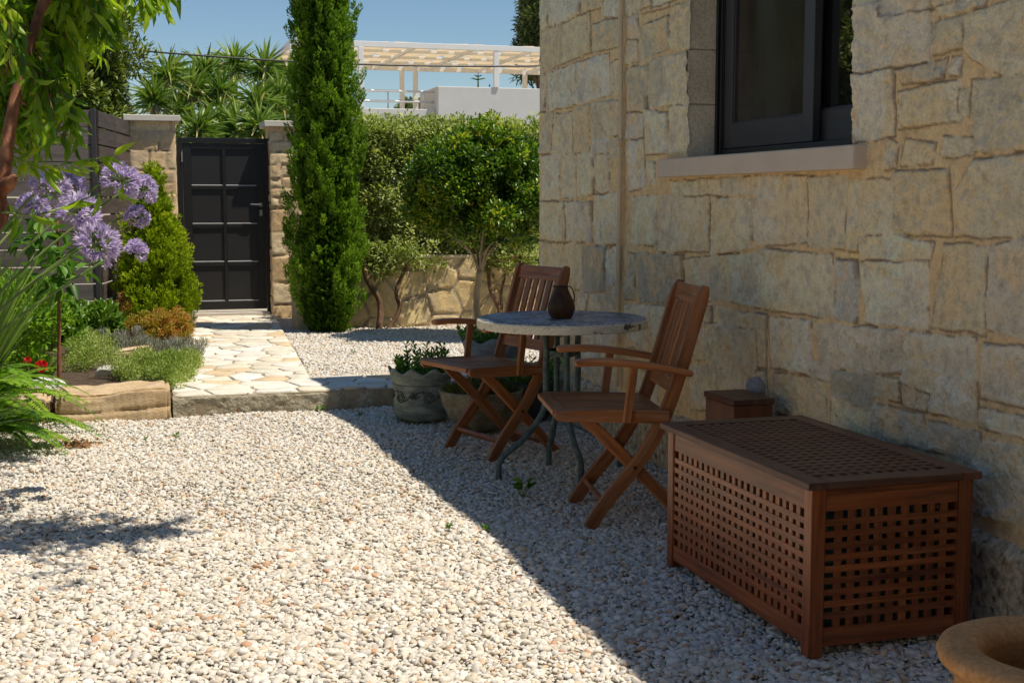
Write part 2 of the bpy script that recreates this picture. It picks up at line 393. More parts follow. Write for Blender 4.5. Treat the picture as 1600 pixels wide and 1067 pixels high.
def poly_sd(poly, S, Z):
    """inside distance for an (almost) convex polygon, any winding"""
    P = np.asarray(poly, float); a = 0.5 * np.sum(P[:, 0] * np.roll(P[:, 1], -1) - np.roll(P[:, 0], -1) * P[:, 1])
    if a < 0: P = P[::-1]
    d = np.full(S.shape, 1e9)
    for i in range(len(P)):
        p, q = P[i], P[(i + 1) % len(P)]; e = q - p; L = np.hypot(*e)
        if L < 1e-6: continue
        d = np.minimum(d, (e[0] * (Z - p[1]) - e[1] * (S - p[0])) / L)
    return d

def stone_field(s0, s1, z0, z1, step, stones, cols, mortar, seed, hgt=.016, warp=.010, soft=.014, rough=.006, crack=.6, tilt=.05, gap=0.0, chisel=0.0):
    ns = int(round((s1 - s0) / step)) + 1; nz = int(round((z1 - z0) / step)) + 1
    s = np.linspace(s0, s1, ns); z = np.linspace(z0, z1, nz); S, Z = np.meshgrid(s, z)
    u = 1 / step
    wS = S + warp * vnoise(S.shape, .09 * u, seed, 4, .6); wZ = Z + warp * vnoise(S.shape, .09 * u, seed + 1, 4, .6)
    nf = vnoise(S.shape, .05 * u, seed + 2, 4, .6); nb = vnoise(S.shape, .22 * u, seed + 3, 3)
    rid = 1 - np.abs(vnoise(S.shape, .11 * u, seed + 4, 4, .6)) * 3
    H = .002 * nf + .003 * nb
    ch = (vnoise(S.shape, .016 * u, seed + 6, 2, .7) + np.clip(.5 - np.abs(vnoise(S.shape, .034 * u, seed + 7, 3, .6)) * 4, -.5, .5)) * chisel if chisel else 0 * S
    mot = vnoise(S.shape, .035 * u, seed + 8, 3, .65)
    C = np.empty(S.shape + (3,)); C[:] = mortar
    C *= (1 + .10 * nb + .08 * nf)[..., None]
    r_ = np.random.default_rng(seed + 9)
    st = vnoise(S.shape, .16 * u, seed + 5, 4, .6)
    for k, (poly, col) in enumerate(zip(stones, cols)):
        P = np.asarray(poly, float); m = .04
        i0 = max(int((P[:, 1].min() - m - z0) / step), 0); i1 = min(int((P[:, 1].max() + m - z0) / step) + 2, nz)
        j0 = max(int((P[:, 0].min() - m - s0) / step), 0); j1 = min(int((P[:, 0].max() + m - s0) / step) + 2, ns)
        if i1 <= i0 or j1 <= j0: continue
        sl = (slice(i0, i1), slice(j0, j1))
        d = poly_sd(P, wS[sl], wZ[sl]) - gap
        q = np.clip(d / soft, 0, 1); q = q * q * (3 - 2 * q)
        tl = r_.uniform(-tilt, tilt, 2); cS, cZ = P.mean(0); hh = hgt * r_.uniform(.55, 1.25)
        fac = (wS[sl] - cS) * tl[0] + (wZ[sl] - cZ) * tl[1]
        ph = r_.uniform(0, 6); a_ = r_.uniform(0, math.pi)
        facet = np.abs(((wS[sl] * math.cos(a_) + wZ[sl] * math.sin(a_)) * 7 + ph) % 2 - 1) - .5
        hs = hh + fac + rough * (nf[sl] * 1.1 + nb[sl] * 1.6) + rough * .7 * facet + np.clip(rid[sl] - .75, 0, 1) * rough * 1.3
        H[sl] = H[sl] * (1 - q) + (np.maximum(hs, .003) + ch[sl]) * q
        cc = np.array(col) * r_.uniform(.90, 1.09)
        cm = cc[None, None, :] * (1 + .10 * nf[sl] + .05 * nb[sl])[..., None]
        # yellow iron bloom and grey lichen patches, each with its own outline
        y_ = np.clip((st[sl] - .10) * 5, 0, 1)[..., None] * .60; cm = cm * (1 - y_) + np.array(mortar) * 1.06 * y_
        g_ = np.clip((-st[sl] - .22) * 5, 0, 1)[..., None] * .40; cm = cm * (1 - g_) + np.array((.50, .45, .36)) * g_
        if chisel:
            m1 = np.clip((mot[sl] - .22) * 9, 0, 1)[..., None] * .35; cm = cm * (1 - m1) + cm * np.array((1.0, .86, .66)) * m1
            m2 = np.clip((-mot[sl] - .26) * 9, 0, 1)[..., None] * .35; cm = cm * (1 - m2) + np.array((.60, .55, .45)) * m2
        qc = np.clip((d + .004) / .006, 0, 1)[..., None]
        C[sl] = C[sl] * (1 - qc) + cm * qc
        # darker hairline along parts of the stone's edge
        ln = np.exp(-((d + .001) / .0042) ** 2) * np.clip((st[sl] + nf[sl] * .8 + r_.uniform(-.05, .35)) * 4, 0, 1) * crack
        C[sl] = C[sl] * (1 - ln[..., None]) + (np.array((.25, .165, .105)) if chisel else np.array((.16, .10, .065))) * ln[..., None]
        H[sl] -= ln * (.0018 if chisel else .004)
    return s, z, S, Z, H, np.clip(C, 0.01, .9)

def field_mesh(name, s, z, P3, Ccol, mat, keep=None, flip=False, parent=None, **kw):
    nz, ns = len(z), len(s)
    idx = np.arange(nz * ns).reshape(nz, ns)
    a = idx[:-1, :-1]; b = idx[:-1, 1:]; c = idx[1:, 1:]; d = idx[1:, :-1]
    F = np.stack([a, b, c, d], -1) if not flip else np.stack([a, d, c, b], -1)
    if keep is not None: F = F[keep]
    F = F.reshape(-1, 4); V = P3.reshape(-1, 3); Cc = Ccol.reshape(-1, 3)
    used = np.zeros(len(V), bool); used[F.ravel()] = True; mp = np.cumsum(used) - 1
    return np_mesh(name, V[used], mp[F], 4, mat, parent, True, None, Cc[used], **kw)

def coursed(s0, s1, z0, z1, rows=(.2, .34), cols=(.22, .5), seed=3, gap=.006):
    r_ = random.Random(seed); out = []; z = z0
    while z < z1:
        h = r_.uniform(*rows); s = s0 - r_.uniform(0, .25)
        while s < s1:
            w_ = r_.uniform(*cols)
            if r_.random() < .25:
                m_ = z + h * r_.uniform(.35, .65); hs = [(z, m_), (m_, z + h)]
            else: hs = [(z, z + h)]
            for (a, b) in hs:
                j = lambda: r_.uniform(-.012, .012)
                out.append([(s + gap + j(), a + gap + j()), (s + w_ - gap + j(), a + gap + j()), (s + w_ - gap + j(), b - gap + j()), (s + gap + j(), b - gap + j())])
            s += w_
        z += h
    return out
def voronoi(pts, bounds, shrink=.008, an=1.0):
    x0, x1, y0, y1 = bounds; P = [np.array(p) for p in pts]; out = []
    for i, p in enumerate(P):
        poly = [np.array(q, float) for q in ((x0, y0), (x1, y0), (x1, y1), (x0, y1))]
        near = sorted(range(len(P)), key=lambda j: (P[j][0] - p[0]) ** 2 + (P[j][1] - p[1]) ** 2)[1:26]
        for j in near:
            m = (p + P[j]) / 2; n = P[j] - p; L = np.hypot(*n)
            if L < 1e-6: continue
            n = n / L; m = m - n * shrink
            new = []
            for k in range(len(poly)):
                a, b = poly[k], poly[(k + 1) % len(poly)]; da = (a - m) @ n; db = (b - m) @ n
                if da <= 0: new.append(a)
                if da * db < 0: new.append(a + (b - a) * da / (da - db))
            poly = new
            if len(poly) < 3: break
        if len(poly) >= 3: out.append([tuple(q) for q in poly])
    return out
STC = [(.91, .80, .59), (.91, .78, .54), (.90, .79, .60), (.88, .78, .61), (.91, .79, .55), (.91, .74, .46)]
BLU = [(.62, .56, .42), (.67, .60, .44)]
GRY = [(.82, .71, .48), (.80, .69, .47)]
MORT = (.92, .66, .36)

# ------------------------------------------------------------------ the house
WALL_X = 2.533
CORNER_Y = 7.93
house = empty('stone_house', (WALL_X, 4.0, 0), label='pale yellow rubble stone house on the right with a dark sliding window', cat='house')
def rel(o, root):    # keep world coordinates while parenting
    o.parent = root; o.matrix_parent_inverse = Matrix.Translation(-Vector(root.location)); return o
WIN = (4.225, 5.654, 1.500, 2.62)   # opening y0,y1,z0,z1
TR = """843,0 855,0 856,40 846,44
858,0 906,0 907,20 858,40
910,0 943,0 943,8 910,19
945,0 971,0 971,24 946,25
846,51 876,42 877,99 845,111
879,40 922,21 923,80 878,98
927,40 970,30 970,71 926,79 g
982,30 997,24 999,60 982,62
1002,45 1046,28 1048,72 1001,94 g
1051,15 1081,4 1079,71 1051,77
982,0 1004,0 1004,15 982,20
1008,0 1046,0 1046,8 1008,18
844,113 851,111 852,172 845,173
857,116 898,103 898,164 857,171
901,101 951,86 953,147 901,162
956,100 970,96 970,144 957,147 g
980,110 1013,105 1012,171 980,173 g
1018,97 1078,83 1077,161 1015,167
981,66 996,66 996,96 981,97
845,179 864,177 864,238 846,238 g
870,181 895,178 893,240 866,240 g
899,166 922,165 921,238 898,238
927,163 970,160 970,211 925,217
980,181 1004,179 1004,213 980,216
1009,174 1044,180 1043,236 1008,240
1048,170 1077,166 1075,238 1046,238
926,221 951,218 951,238 925,239
956,222 970,216 970,243 955,246
847,246 874,243 874,310 847,312
878,243 899,244 899,308 878,308
902,242 927,242 928,303 903,305
931,244 953,244 953,300 932,298
983,223 1006,221 1008,291 983,297
1012,255 1023,255 1023,284 1012,285
844,318 882,318 883,375 843,373
885,318 925,318 926,377 886,375
929,308 969,303 969,380 931,380
988,312 1025,308 1027,381 989,381
1031,309 1109,308 1108,391 1031,391
1112,311 1177,316 1176,388 1112,396
1048,286 1127,282 1127,302 1050,304
1131,281 1178,279 1178,301 1131,302
1183,278 1260,277 1261,375 1181,381
1267,280 1321,278 1318,388 1265,380
1329,285 1396,282 1397,385 1328,389
1402,272 1482,268 1485,365 1402,360
1496,300 1520,256 1640,242 1640,368 1496,366 g
843,380 849,380 849,490 843,490
852,382 896,383 897,500 852,500
899,384 910,384 909,451 899,451 g
914,386 948,388 946,455 912,456 b
952,390 970,388 970,459 952,459
984,398 993,400 992,466 980,466 g
997,398 1068,402 1068,469 1000,471 b
1073,408 1133,402 1132,465 1075,468 g
1138,400 1190,402 1188,478 1140,471
1194,391 1300,402 1302,493 1196,481
1309,410 1346,410 1342,452 1344,500 1306,498 w
1353,412 1448,408 1451,511 1356,503
1352,374 1406,371 1456,383 1452,401 1352,404
1478,385 1539,390 1535,520 1461,507 g
1546,389 1640,372 1640,540 1544,511
903,458 918,460 915,492 900,488
922,462 968,465 968,560 922,555
982,478 1013,482 1012,545 982,540
1018,480 1066,482 1060,552 1018,548
1072,476 1112,482 1116,560 1072,560
1118,483 1198,496 1196,572 1120,567
1204,498 1267,505 1267,584 1206,572
1278,510 1338,516 1334,574 1282,565
1343,513 1408,519 1407,581 1340,579
1418,522 1520,533 1526,656 1460,644 1412,595
1539,542 1640,552 1640,638 1534,618
1270,567 1295,574 1293,592 1270,587
1212,587 1290,598 1289,660 1214,640
1300,579 1366,591 1363,665 1300,655 b
1370,591 1407,598 1406,624 1368,615 g
1411,601 1452,620 1448,640 1412,629 g
1368,633 1442,651 1450,700 1366,685 b
1456,663 1528,680 1540,730 1460,702 b
1533,641 1640,663 1640,689 1532,663
1543,692 1640,712 1640,828 1522,800 1516,740 g
1078,572 1125,580 1122,640 1080,636
1340,0 1372,0 1366,7 1339,10
1338,15 1388,3 1452,0 1450,92 1335,111
1333,120 1398,110 1396,210 1333,220
1458,42 1510,29 1506,72 1457,84 g
1466,0 1540,0 1536,11 1470,24
1514,28 1575,6 1640,2 1640,108 1570,113 1512,80 g
1406,112 1478,97 1476,118 1412,128 b
1491,95 1502,94 1500,116 1489,116
1408,148 1445,137 1501,131 1497,185 1406,197
1504,146 1514,143 1512,178 1501,180 g
1522,130 1640,115 1640,230 1525,235 g
1388,222 1403,228 1400,258 1386,260
1416,221 1460,228 1457,250 1412,255 g
1477,217 1521,220 1518,240 1478,240 g
918,498 966,504 964,560 920,556
1128,578 1196,584 1200,640 1130,640"""
stones, scol = [], []
rr = random.Random(5)
for ln in TR.split('\n'):
    q = ln.split(); fl = 'n'
    if q[-1] in 'bgw': fl = q.pop()
    pts = []
    for c in q:
        u, v = map(float, c.split(',')); p = wx(u, v, WALL_X); pts.append((min(p[1], CORNER_Y), p[2]))
    stones.append(pts)
    scol.append(rr.choice(BLU) if fl == 'b' else rr.choice(GRY) if fl == 'g' else (.66, .63, .55) if fl == 'w' else rr.choice(STC))
S0, S1, Z0, Z1, STEP = 2.0, CORNER_Y, 0.0, 2.9, .0052
for p in coursed(1.8, CORNER_Y + .2, -.1, 3.1, seed=11):
    c = np.mean(p, 0); uu, vv = projn(np.array([WALL_X, c[0], c[1]]))
    base_z = 0.44 - .0 * c[0]
    if c[1] < .34: continue
    if 830 < uu < 1610 and -12 < vv < 1100 and c[1] > .5 and not (uu < 1200 and vv > 555): continue
    if WIN[0] - .02 < c[0] < WIN[1] + .02 and c[1] > WIN[2]: continue
    if uu > 1590 and uu < 1660: continue
    stones.append(p); scol.append(rr.choice(STC + GRY[:1]))
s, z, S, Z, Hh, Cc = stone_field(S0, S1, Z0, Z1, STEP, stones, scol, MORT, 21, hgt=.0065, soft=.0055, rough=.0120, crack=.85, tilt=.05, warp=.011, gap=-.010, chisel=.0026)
ek = np.clip((CORNER_Y - S) / .02, 0, 1)      # dressed corner edge
X = WALL_X - Hh * ek
P3 = np.stack([X, S, Z], -1)
inside = (S > WIN[0]) & (S < WIN[1]) & (Z > WIN[2]) & (Z < WIN[3])
rag = .010 * vnoise(S.shape, 14, 77, 3)
inside = (S > WIN[0] + rag) & (S < WIN[1] + rag) & (Z > WIN[2]) & (Z < WIN[3] + rag)
kp = ~(inside[:-1, :-1] & inside[1:, 1:] & inside[:-1, 1:] & inside[1:, :-1])
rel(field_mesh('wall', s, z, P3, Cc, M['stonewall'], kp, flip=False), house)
# structural body behind the face stones: thick walls, floor and roof round a dark room
ROOF = [(-4.0, 3.4), (2.2, 3.4), (2.25, 3.02), (4.5, 3.02), (6.2, 3.15), (CORNER_Y, 3.54)]
body = MB()
XI = WALL_X + .30
xa = WALL_X + .012
body.b2((xa, -4, -.1), (XI, WIN[0] + .015, 2.9)); body.b2((xa, WIN[1] - .015 + .03, -.1), (XI, CORNER_Y, 2.9))
body.b2((xa, WIN[0] + .015, -.1), (XI, WIN[1] + .015, WIN[2] - .03)); body.b2((xa, WIN[0] + .015, WIN[3] - .01), (XI, WIN[1] + .015, 2.9))
body.b2((XI, CORNER_Y - .3, -.1), (8.3, CORNER_Y, 2.9)); body.b2((XI, -4, -.1), (8.3, -3.7, 2.9)); body.b2((8.0, -3.7, -.1), (8.3, CORNER_Y - .3, 2.9))
body.b2((XI, -3.7, -.1), (8.0, CORNER_Y - .3, .02))
rel(body.build('side_wall', M['house_body']), house)
fr = MB(); fr.b2((WALL_X, -4, -.05), (xa - .002, S0, 2.9)); rel(fr.build('front_wall', M['house_body']), house)
# roof parapet: follows the sloping roof line
me = bpy.data.meshes.new('roof'); vs, fs = [], []
for (y, zt) in ROOF:
    vs += [(WALL_X, y, 2.902), (8.3, y, 2.902), (8.3, y, zt), (WALL_X, y, zt)]
for i in range(len(ROOF) - 1):
    a = i * 4
    for k in range(4): fs.append((a + k, a + 4 + k, a + 4 + (k + 1) % 4, a + (k + 1) % 4))
fs += [(0, 1, 2, 3), tuple(len(vs) - 4 + k for k in (3, 2, 1, 0))]
me.from_pydata(vs, [], fs); me.update(); rel(link('roof', me, M['house_body']), house)
wg = MB(); wg.b2((-.6, -4.2, -.05), (WALL_X - .002, -.9, 3.3)); rel(wg.build('added_sky_blocker', M['house_body']), house)  # added block behind the camera, keeps sky light off the chest's near end
# plinth of rough render along the foot of the wall
ps, pz, pS, pZ, pH, pC = stone_field(2.0, CORNER_Y + .01, 0.0, .33, .009, [], [], (.42, .38, .30), 55)
pn = vnoise(pS.shape, 9, 5, 4, .7); pk = np.clip((.275 - pZ + .015 * vnoise(pS.shape, 20, 6, 2)) / .03, 0, 1)
pX = WALL_X - .012 - .028 * pk - .006 * pn * pk
pX = np.where(pk < .02, WALL_X + .01, pX)
rel(field_mesh('plinth', ps, pz, np.stack([pX, pS, pZ], -1), pC, M['plinth']), house)
# window opening: dressed reveals, lintel, sill
y0, y1, z0, z1 = WIN
rv = MB()
rz = [1.49, 1.745, 1.995, 2.25, 2.62]
for i in range(4):
    rv.b2((WALL_X - .004 - .003 * (i % 2), y1 + .004, rz[i] + .002), (WALL_X + .21, y1 + .05, rz[i + 1] - .002))
    rv.b2((WALL_X + .004, y0 - .05, rz[i] + .002), (WALL_X + .21, y0 - .001, rz[i + 1] - .002))
rv.b2((WALL_X - .004, y0 - .05, z1), (WALL_X + .21, y1 + .05, z1 + .05))
rel(rv.build('reveal', M['reveal'], bevel=.004), house)
sl = MB(); a = wx(1042, 251, WALL_X); 
sl.b2((WALL_X - .055, 4.125, 1.412), (WALL_X + .2, 5.905, 1.497))
rel(sl.build('sill', M['sill'], bevel=.006), house)
FX = WALL_X + .135      # frame plane
wf = MB()
for (ya, yb, za, zb) in ((y1 - .075, y1 - .001, z0, z1), (y0 + .001, y0 + .06, z0, z1), (y0 + .06, y1 - .075, z0, z0 + .035), (y0 + .06, y1 - .075, z1 - .05, z1 - .001)):
    wf.b2((FX, ya, za), (FX + .075, yb, zb))
wf.b2((FX - .012, y1 - .035, z0 + .001), (FX - .001, y1 - .012, z1 - .002)); wf.b2((FX - .008, y1 - .07, z0 + .001), (FX - .001, y1 - .055, z1 - .002))
win = rel(wf.build('window', M['black_metal'], bevel=.002), house)
def sash(x, ya, yb, za, zb, st, bot, glassmat_, nm, gname):
    f_ = MB()
    f_.b2((x, ya, za), (x + .035, ya + st, zb)); f_.b2((x, yb - st, za), (x + .035, yb, zb))
    f_.b2((x, ya + st, za), (x + .035, yb - st, za + bot)); f_.b2((x, ya + st, zb - st), (x + .035, yb - st, zb))
    b_ = .008
    f_.b2((x + .006, ya + st, za + bot), (x + .028, ya + st + b_, zb - st)); f_.b2((x + .006, yb - st - b_, za + bot), (x + .028, yb - st, zb - st))
    f_.b2((x + .006, ya + st + b_, za + bot), (x + .028, yb - st - b_, za + bot + b_))
    s_ = f_.build(nm, M['win_frame'], bevel=.0025); s_.parent = win
    g_ = MB(); g_.b2((x + .015, ya + st + b_, za + bot + b_), (x + .021, yb - st - b_, zb - st))
    p_ = g_.build(gname, glassmat_); p_.parent = win
    return s_
def ywin(u, v, x): return wx(u, v, x)[1]
sash(FX + .004, ywin(1270, 120, FX), y1 - .078, z0 + .038, z1 - .052, .085, .11, M['screen'], 'sash', 'insect_screen')
sash(FX + .045, y0 + .062, ywin(1262, 120, FX + .04), z0 + .038, z1 - .052, .07, .125, M['glass'], 'sash', 'window_pane')
# vertical ribbed conduit
cd = MB(); cy = 6.471; zz = 0.30
path = [(WALL_X - .026 - .004 * math.sin(zz_ * 3), cy + .004 * math.sin(zz_ * 2.1), zz_) for zz_ in np.arange(.32, 2.9, .0125)]
cd.tube(path, [.0125 if i % 2 else .0142 for i in range(len(path))], 8)
cd.tube([(WALL_X - .028, cy, 1.585), (WALL_X - .028, cy, 1.62)], .019, 10)
rel(cd.build('conduit', M['conduit'], smooth=True), house)

# ------------------------------------------------------------------ ground, gravel, path
def sheet(name, poly, z, mat, **kw):
    me = bpy.data.meshes.new(name); me.from_pydata([(x, y, z) for x, y in poly], [], [tuple(range(len(poly)))]); me.update()
    return link(name, me, mat, **kw)
M['dryground'] = patchy('dry_pale_ground', [(.3, (.34, .28, .20)), (.6, (.46, .39, .29)), (.8, (.54, .47, .36))], .8, 1.0, .5, .02)
sheet('ground', [(-300, -300), (300, -300), (300, 600), (-300, 600)], -.06, M['dryground'], kind='structure', label='bare earth ground around the garden')
sheet('gravel_bed', [(-5.3, -6), (WALL_X + .05, -6), (WALL_X + .05, 8.2), (-5.3, 8.2)], -.028, M['litter'], kind='structure', label='compacted bed under the front gravel')
bw = MB(); bw.b2((-5.6, -6, -.05), (-5.35, 11, 2.6)); bw.b2((-5.64, -6, 2.602), (-5.31, 11, 2.66))  # added out of view to throw warm light on the shaded house wall
bw.build('bounce_wall', M['house_body'], label='added unseen cream wall at the far left, bounces warm light onto the house', cat='wall')
def solid(name, poly, z0_, z1_, mat, **kw):
    n = len(poly); vs = [(x, y, z0_) for x, y in poly] + [(x, y, z1_) for x, y in poly]
    fs = [tuple(range(n - 1, -1, -1)), tuple(range(n, 2 * n))] + [(i, (i + 1) % n, n + (i + 1) % n, n + i) for i in range(n)]
    me = bpy.data.meshes.new(name); me.from_pydata(vs, [], fs); me.update(); return link(name, me, mat, **kw)
KY = 8.17
solid('terrace', [(1.0, KY + .14), (9, KY + .14), (9, 30), (-9, 30), (-9, 13.75), (1.0, 13.75)], -.05, .072, M['litter'], kind='structure', label='gravel terrace bed behind the low step')
solid('planting_bed', [(-4, 8.22), (.28, 8.22), (.72, 13.74), (-4, 13.74)], -.05, .10, M['soil'], kind='structure', label='soil of the planting bed left of the path')
solid('side_bed', [(-4, 2.0), (-1.05, 2.0), (-.95, 5.2), (-.95, 8.2), (-4, 8.2)], -.05, .05, M['soil'], kind='structure', label='soil strip along the left edge of the gravel')
# kerb / step under the path, rough front
pathpoly = [(.27, KY), (2.53, KY - .02), (2.53, 8.80), (1.18, 8.83), (1.30, 10.5), (1.49, 13.8), (.70, 13.8), (.27, 8.6)]
ks = np.linspace(.262, 2.53, 260); kz = np.linspace(-.04, .113, 20); KS, KZ = np.meshgrid(ks, kz)
kn = vnoise(KS.shape, 9, 31, 4, .65)
kyv = KY - .01 - .014 * kn - .012 * vnoise(KS.shape, 60, 32, 2) + np.clip((KZ - .095) / .018, 0, 1) ** 2 * .03
M['joint'] = patchy('path_joint_mortar', [(.3, (.28, .22, .14)), (.6, (.40, .32, .21)), (.8, (.50, .42, .29))], 30, .95, .5, .006)
path = solid('path', pathpoly, -.05, .108, M['joint'], kind='structure', label='crazy paved limestone path to the gate')
kf = np_mesh('kerb_face', np.stack([KS, kyv, KZ + .002 * kn], -1).reshape(-1, 3),
        np.array([(i * 260 + j, i * 260 + j + 1, (i + 1) * 260 + j + 1, (i + 1) * 260 + j) for i in range(19) for j in range(259)]), 4, M['kerb'], path, True)
def inpoly(x, y, poly):
    c = False; n = len(poly); j = n - 1
    for i in range(n):
        xi, yi = poly[i]; xj, yj = poly[j]
        if (yi > y) != (yj > y) and x < (xj - xi) * (y - yi) / (yj - yi) + xi: c = not c
        j = i
    return c
pr = random.Random(8); pts = []
for tries in range(9000):
    x, y = pr.uniform(.1, 2.7), pr.uniform(KY - .15, 14.0); q_ = pr.choice((.5, .8, 1.0, 1.3))
    if all(((x - a) / .36) ** 2 + ((y - b) / .27) ** 2 > q_ * q_ for a, b in pts): pts.append((x, y))
cells = voronoi(pts, (.1, 2.7, KY - .2, 14.1), .0065)
def clip_half(poly, p, n):
    new = []
    for k in range(len(poly)):
        a, b = poly[k], poly[(k + 1) % len(poly)]
        da = (a[0] - p[0]) * n[0] + (a[1] - p[1]) * n[1]; db = (b[0] - p[0]) * n[0] + (b[1] - p[1]) * n[1]
        if da <= 0: new.append(a)
        if da * db < 0: t_ = da / (da - db); new.append((a[0] + (b[0] - a[0]) * t_, a[1] + (b[1] - a[1]) * t_))
    return new
V, F3, CC = [], [], []
flagcols = [(.74, .67, .53), (.80, .73, .60), (.70, .62, .47), (.82, .77, .66), (.70, .54, .34), (.76, .70, .57)]
for poly in cells:
    poly = clip_half(poly, (0, KY + .004), (0, -1))
    if len(poly) < 3: continue
    # left and right path edges
    cxp, cyp = np.mean([q[0] for q in poly]), np.mean([q[1] for q in poly])
    poly = clip_half(poly, (.285, 8.6), (-.996, .0824))
    if len(poly) < 3: continue
    if cyp > 8.80 and cxp < 1.9: poly = clip_half(poly, (1.19, 8.83), (.998, -.0605)) if len(poly) >= 3 else poly
    else: poly = clip_half(poly, (0, 8.80), (0, 1)) if cxp > 1.2 else poly
    poly = clip_half(poly, (0, 13.78), (0, 1)) if len(poly) >= 3 else poly
    poly = clip_half(poly, (2.5, 0), (1, 0)) if len(poly) >= 3 else poly
    if len(poly) < 3: continue
    cx_, cy_ = np.mean([q[0] for q in poly]), np.mean([q[1] for q in poly])
    if not inpoly(cx_, cy_, pathpoly): continue
    # subdivide the outline and roughen it
    out = []
    for k in range(len(poly)):
        a, b = np.array(poly[k]), np.array(poly[(k + 1) % len(poly)]); L = np.hypot(*(b - a)); nseg = max(1, int(L / .05))
        for q in range(nseg):
            p = a + (b - a) * (q / nseg); jj = .005 if q else .003
            d = np.array((cx_, cy_)) - p; p = p + d / (np.hypot(*d) + 1e-6) * pr.uniform(0, jj)
            out.append(p)
    if len(out) < 3: continue
    zt = .121 + pr.uniform(-.003, .003); tx, ty = pr.uniform(-.012, .012), pr.uniform(-.012, .012)
    col = np.array(pr.choice(flagcols)) * pr.uniform(.9, 1.06)
    b0 = len(V); n = len(out)
    for ring, (sh, dz) in enumerate(((0, -.016), (.002, -.003), (.008, 0))):
        for p in out:
            d = np.array((cx_, cy_)) - p; q = p + d / (np.hypot(*d) + 1e-6) * sh
            V.append((q[0], q[1], zt + dz + tx * (q[0] - cx_) + ty * (q[1] - cy_))); CC.append(col * (.75 if ring == 0 else 1))
    V.append((cx_, cy_, zt)); CC.append(col)
    for ring in (0, 1):
        for k in range(n):
            a, b = b0 + ring * n + k, b0 + ring * n + (k + 1) % n
            F3 += [(a, b, b + n), (a, b + n, a + n)]
    for k in range(n): F3.append((b0 + 2 * n + k, b0 + 2 * n + (k + 1) % n, b0 + 3 * n))
np_mesh('flagstones', np.array(V), np.array(F3), 3, M['flag'], path, False, None, np.array(CC))

# ------------------------------------------------------------------ loose pebbles (uncountable: one object per zone)
def ico(sub):
    import bmesh
    bm = bmesh.new(); bmesh.ops.create_icosphere(bm, subdivisions=sub, radius=1.0)
    v = np.array([x.co[:] for x in bm.verts]); f = np.array([[q.index for q in fc.verts] for fc in bm.faces]); bm.free(); return v, f
def pebble_templates(sub, n, seed):
    v, f = ico(sub); r_ = np.random.default_rng(seed); out = []
    for k in range(n):
        q = v.copy()
        for c in range(7):       # chop facets: crushed stone
            d = r_.normal(size=3); d /= np.linalg.norm(d); h = r_.uniform(.55, .9)
            over = np.maximum(q @ d - h, 0); q = q - over[:, None] * d[None, :] * .92
        q += r_.normal(size=q.shape) * .03
        out.append(q)
    return np.array(out), f
PEBC = np.array([.89, .905, .93]) * np.array([(.82, .75, .63), (.78, .70, .56), (.86, .80, .70), (.74, .64, .48), (.76, .57, .37), (.80, .72, .59), (.68, .59, .46), (.84, .76, .63), (.66, .40, .24), (.66, .60, .51)])
PEBP = np.array([.2, .15, .2, .1, .06, .12, .05, .08, .02, .02])
def pebbles(name, X, Y, Zb, sub, size, seed, label, parent=None):
    r_ = np.random.default_rng(seed); n = len(X); T, f = pebble_templates(sub, 14, seed + 1); nv = T.shape[1]
    t = r_.integers(0, 14, n); sz = size * np.exp(r_.normal(-.03, .36, n)).clip(.4, 1.9)
    sc = np.stack([np.ones(n), r_.uniform(.6, .95, n), r_.uniform(.34, .62, n)], 1) * sz[:, None]
    Vv = T[t] * sc[:, None, :]
    a = r_.uniform(0, 2 * np.pi, n); bx, by = r_.normal(0, .35, n), r_.normal(0, .35, n)
    ca, sa = np.cos(a), np.sin(a); cb, sb = np.cos(bx), np.sin(bx); cc_, sc_ = np.cos(by), np.sin(by)
    x, y, z_ = Vv[..., 0], Vv[..., 1], Vv[..., 2]
    y, z_ = y * cb[:, None] - z_ * sb[:, None], y * sb[:, None] + z_ * cb[:, None]
    x, z_ = x * cc_[:, None] + z_ * sc_[:, None], -x * sc_[:, None] + z_ * cc_[:, None]
    x, y = x * ca[:, None] - y * sa[:, None], x * sa[:, None] + y * ca[:, None]
    P = np.stack([x + X[:, None], y + Y[:, None], z_ + Zb[:, None]], -1).reshape(-1, 3)
    Fc = (f[None] + (np.arange(n) * nv)[:, None, None]).reshape(-1, 3)
    col = PEBC[r_.choice(len(PEBC), n, p=PEBP / PEBP.sum())] * r_.uniform(.84, 1.06, (n, 1))
    return np_mesh(name, P, Fc, 3, M['pebble'], parent, False, None, np.repeat(col, nv, 0).clip(0, .88), kind='stuff', label=label, cat='gravel')
def pgrid(x0, x1, y0, y1, sp, seed, z0_, zj, cull=True):
    r_ = np.random.default_rng(seed); nx, ny = int((x1 - x0) / sp), int((y1 - y0) / sp)
    gx, gy = np.meshgrid(np.arange(nx), np.arange(ny)); X = x0 + (gx + .5 * (gy % 2) + r_.uniform(-.4, .4, gx.shape)) * sp; Y = y0 + (gy + r_.uniform(-.4, .4, gx.shape)) * sp
    X, Y = X.ravel(), Y.ravel(); Zb = z0_ + r_.uniform(-zj, zj, X.shape)
    Zb += .008 * np.sin(X * 3.1 + 1) * np.sin(Y * 2.3) + .005 * np.sin(X * 7 + Y * 5)
    if cull:
        U, Vv = projn(np.stack([X, Y, Zb], -1)); k = (U > -230) & (U < 1830) & (Vv < 1250)
        X, Y, Zb = X[k], Y[k], Zb[k]
    return X, Y, Zb
X, Y, Zb = pgrid(-2.2, WALL_X - .03, 2.6, 5.3, .0138, 3, -.010, .006)
pebbles('gravel', X, Y, Zb, 2, .0119, 41, 'loose crushed white and beige marble gravel covering the yard')
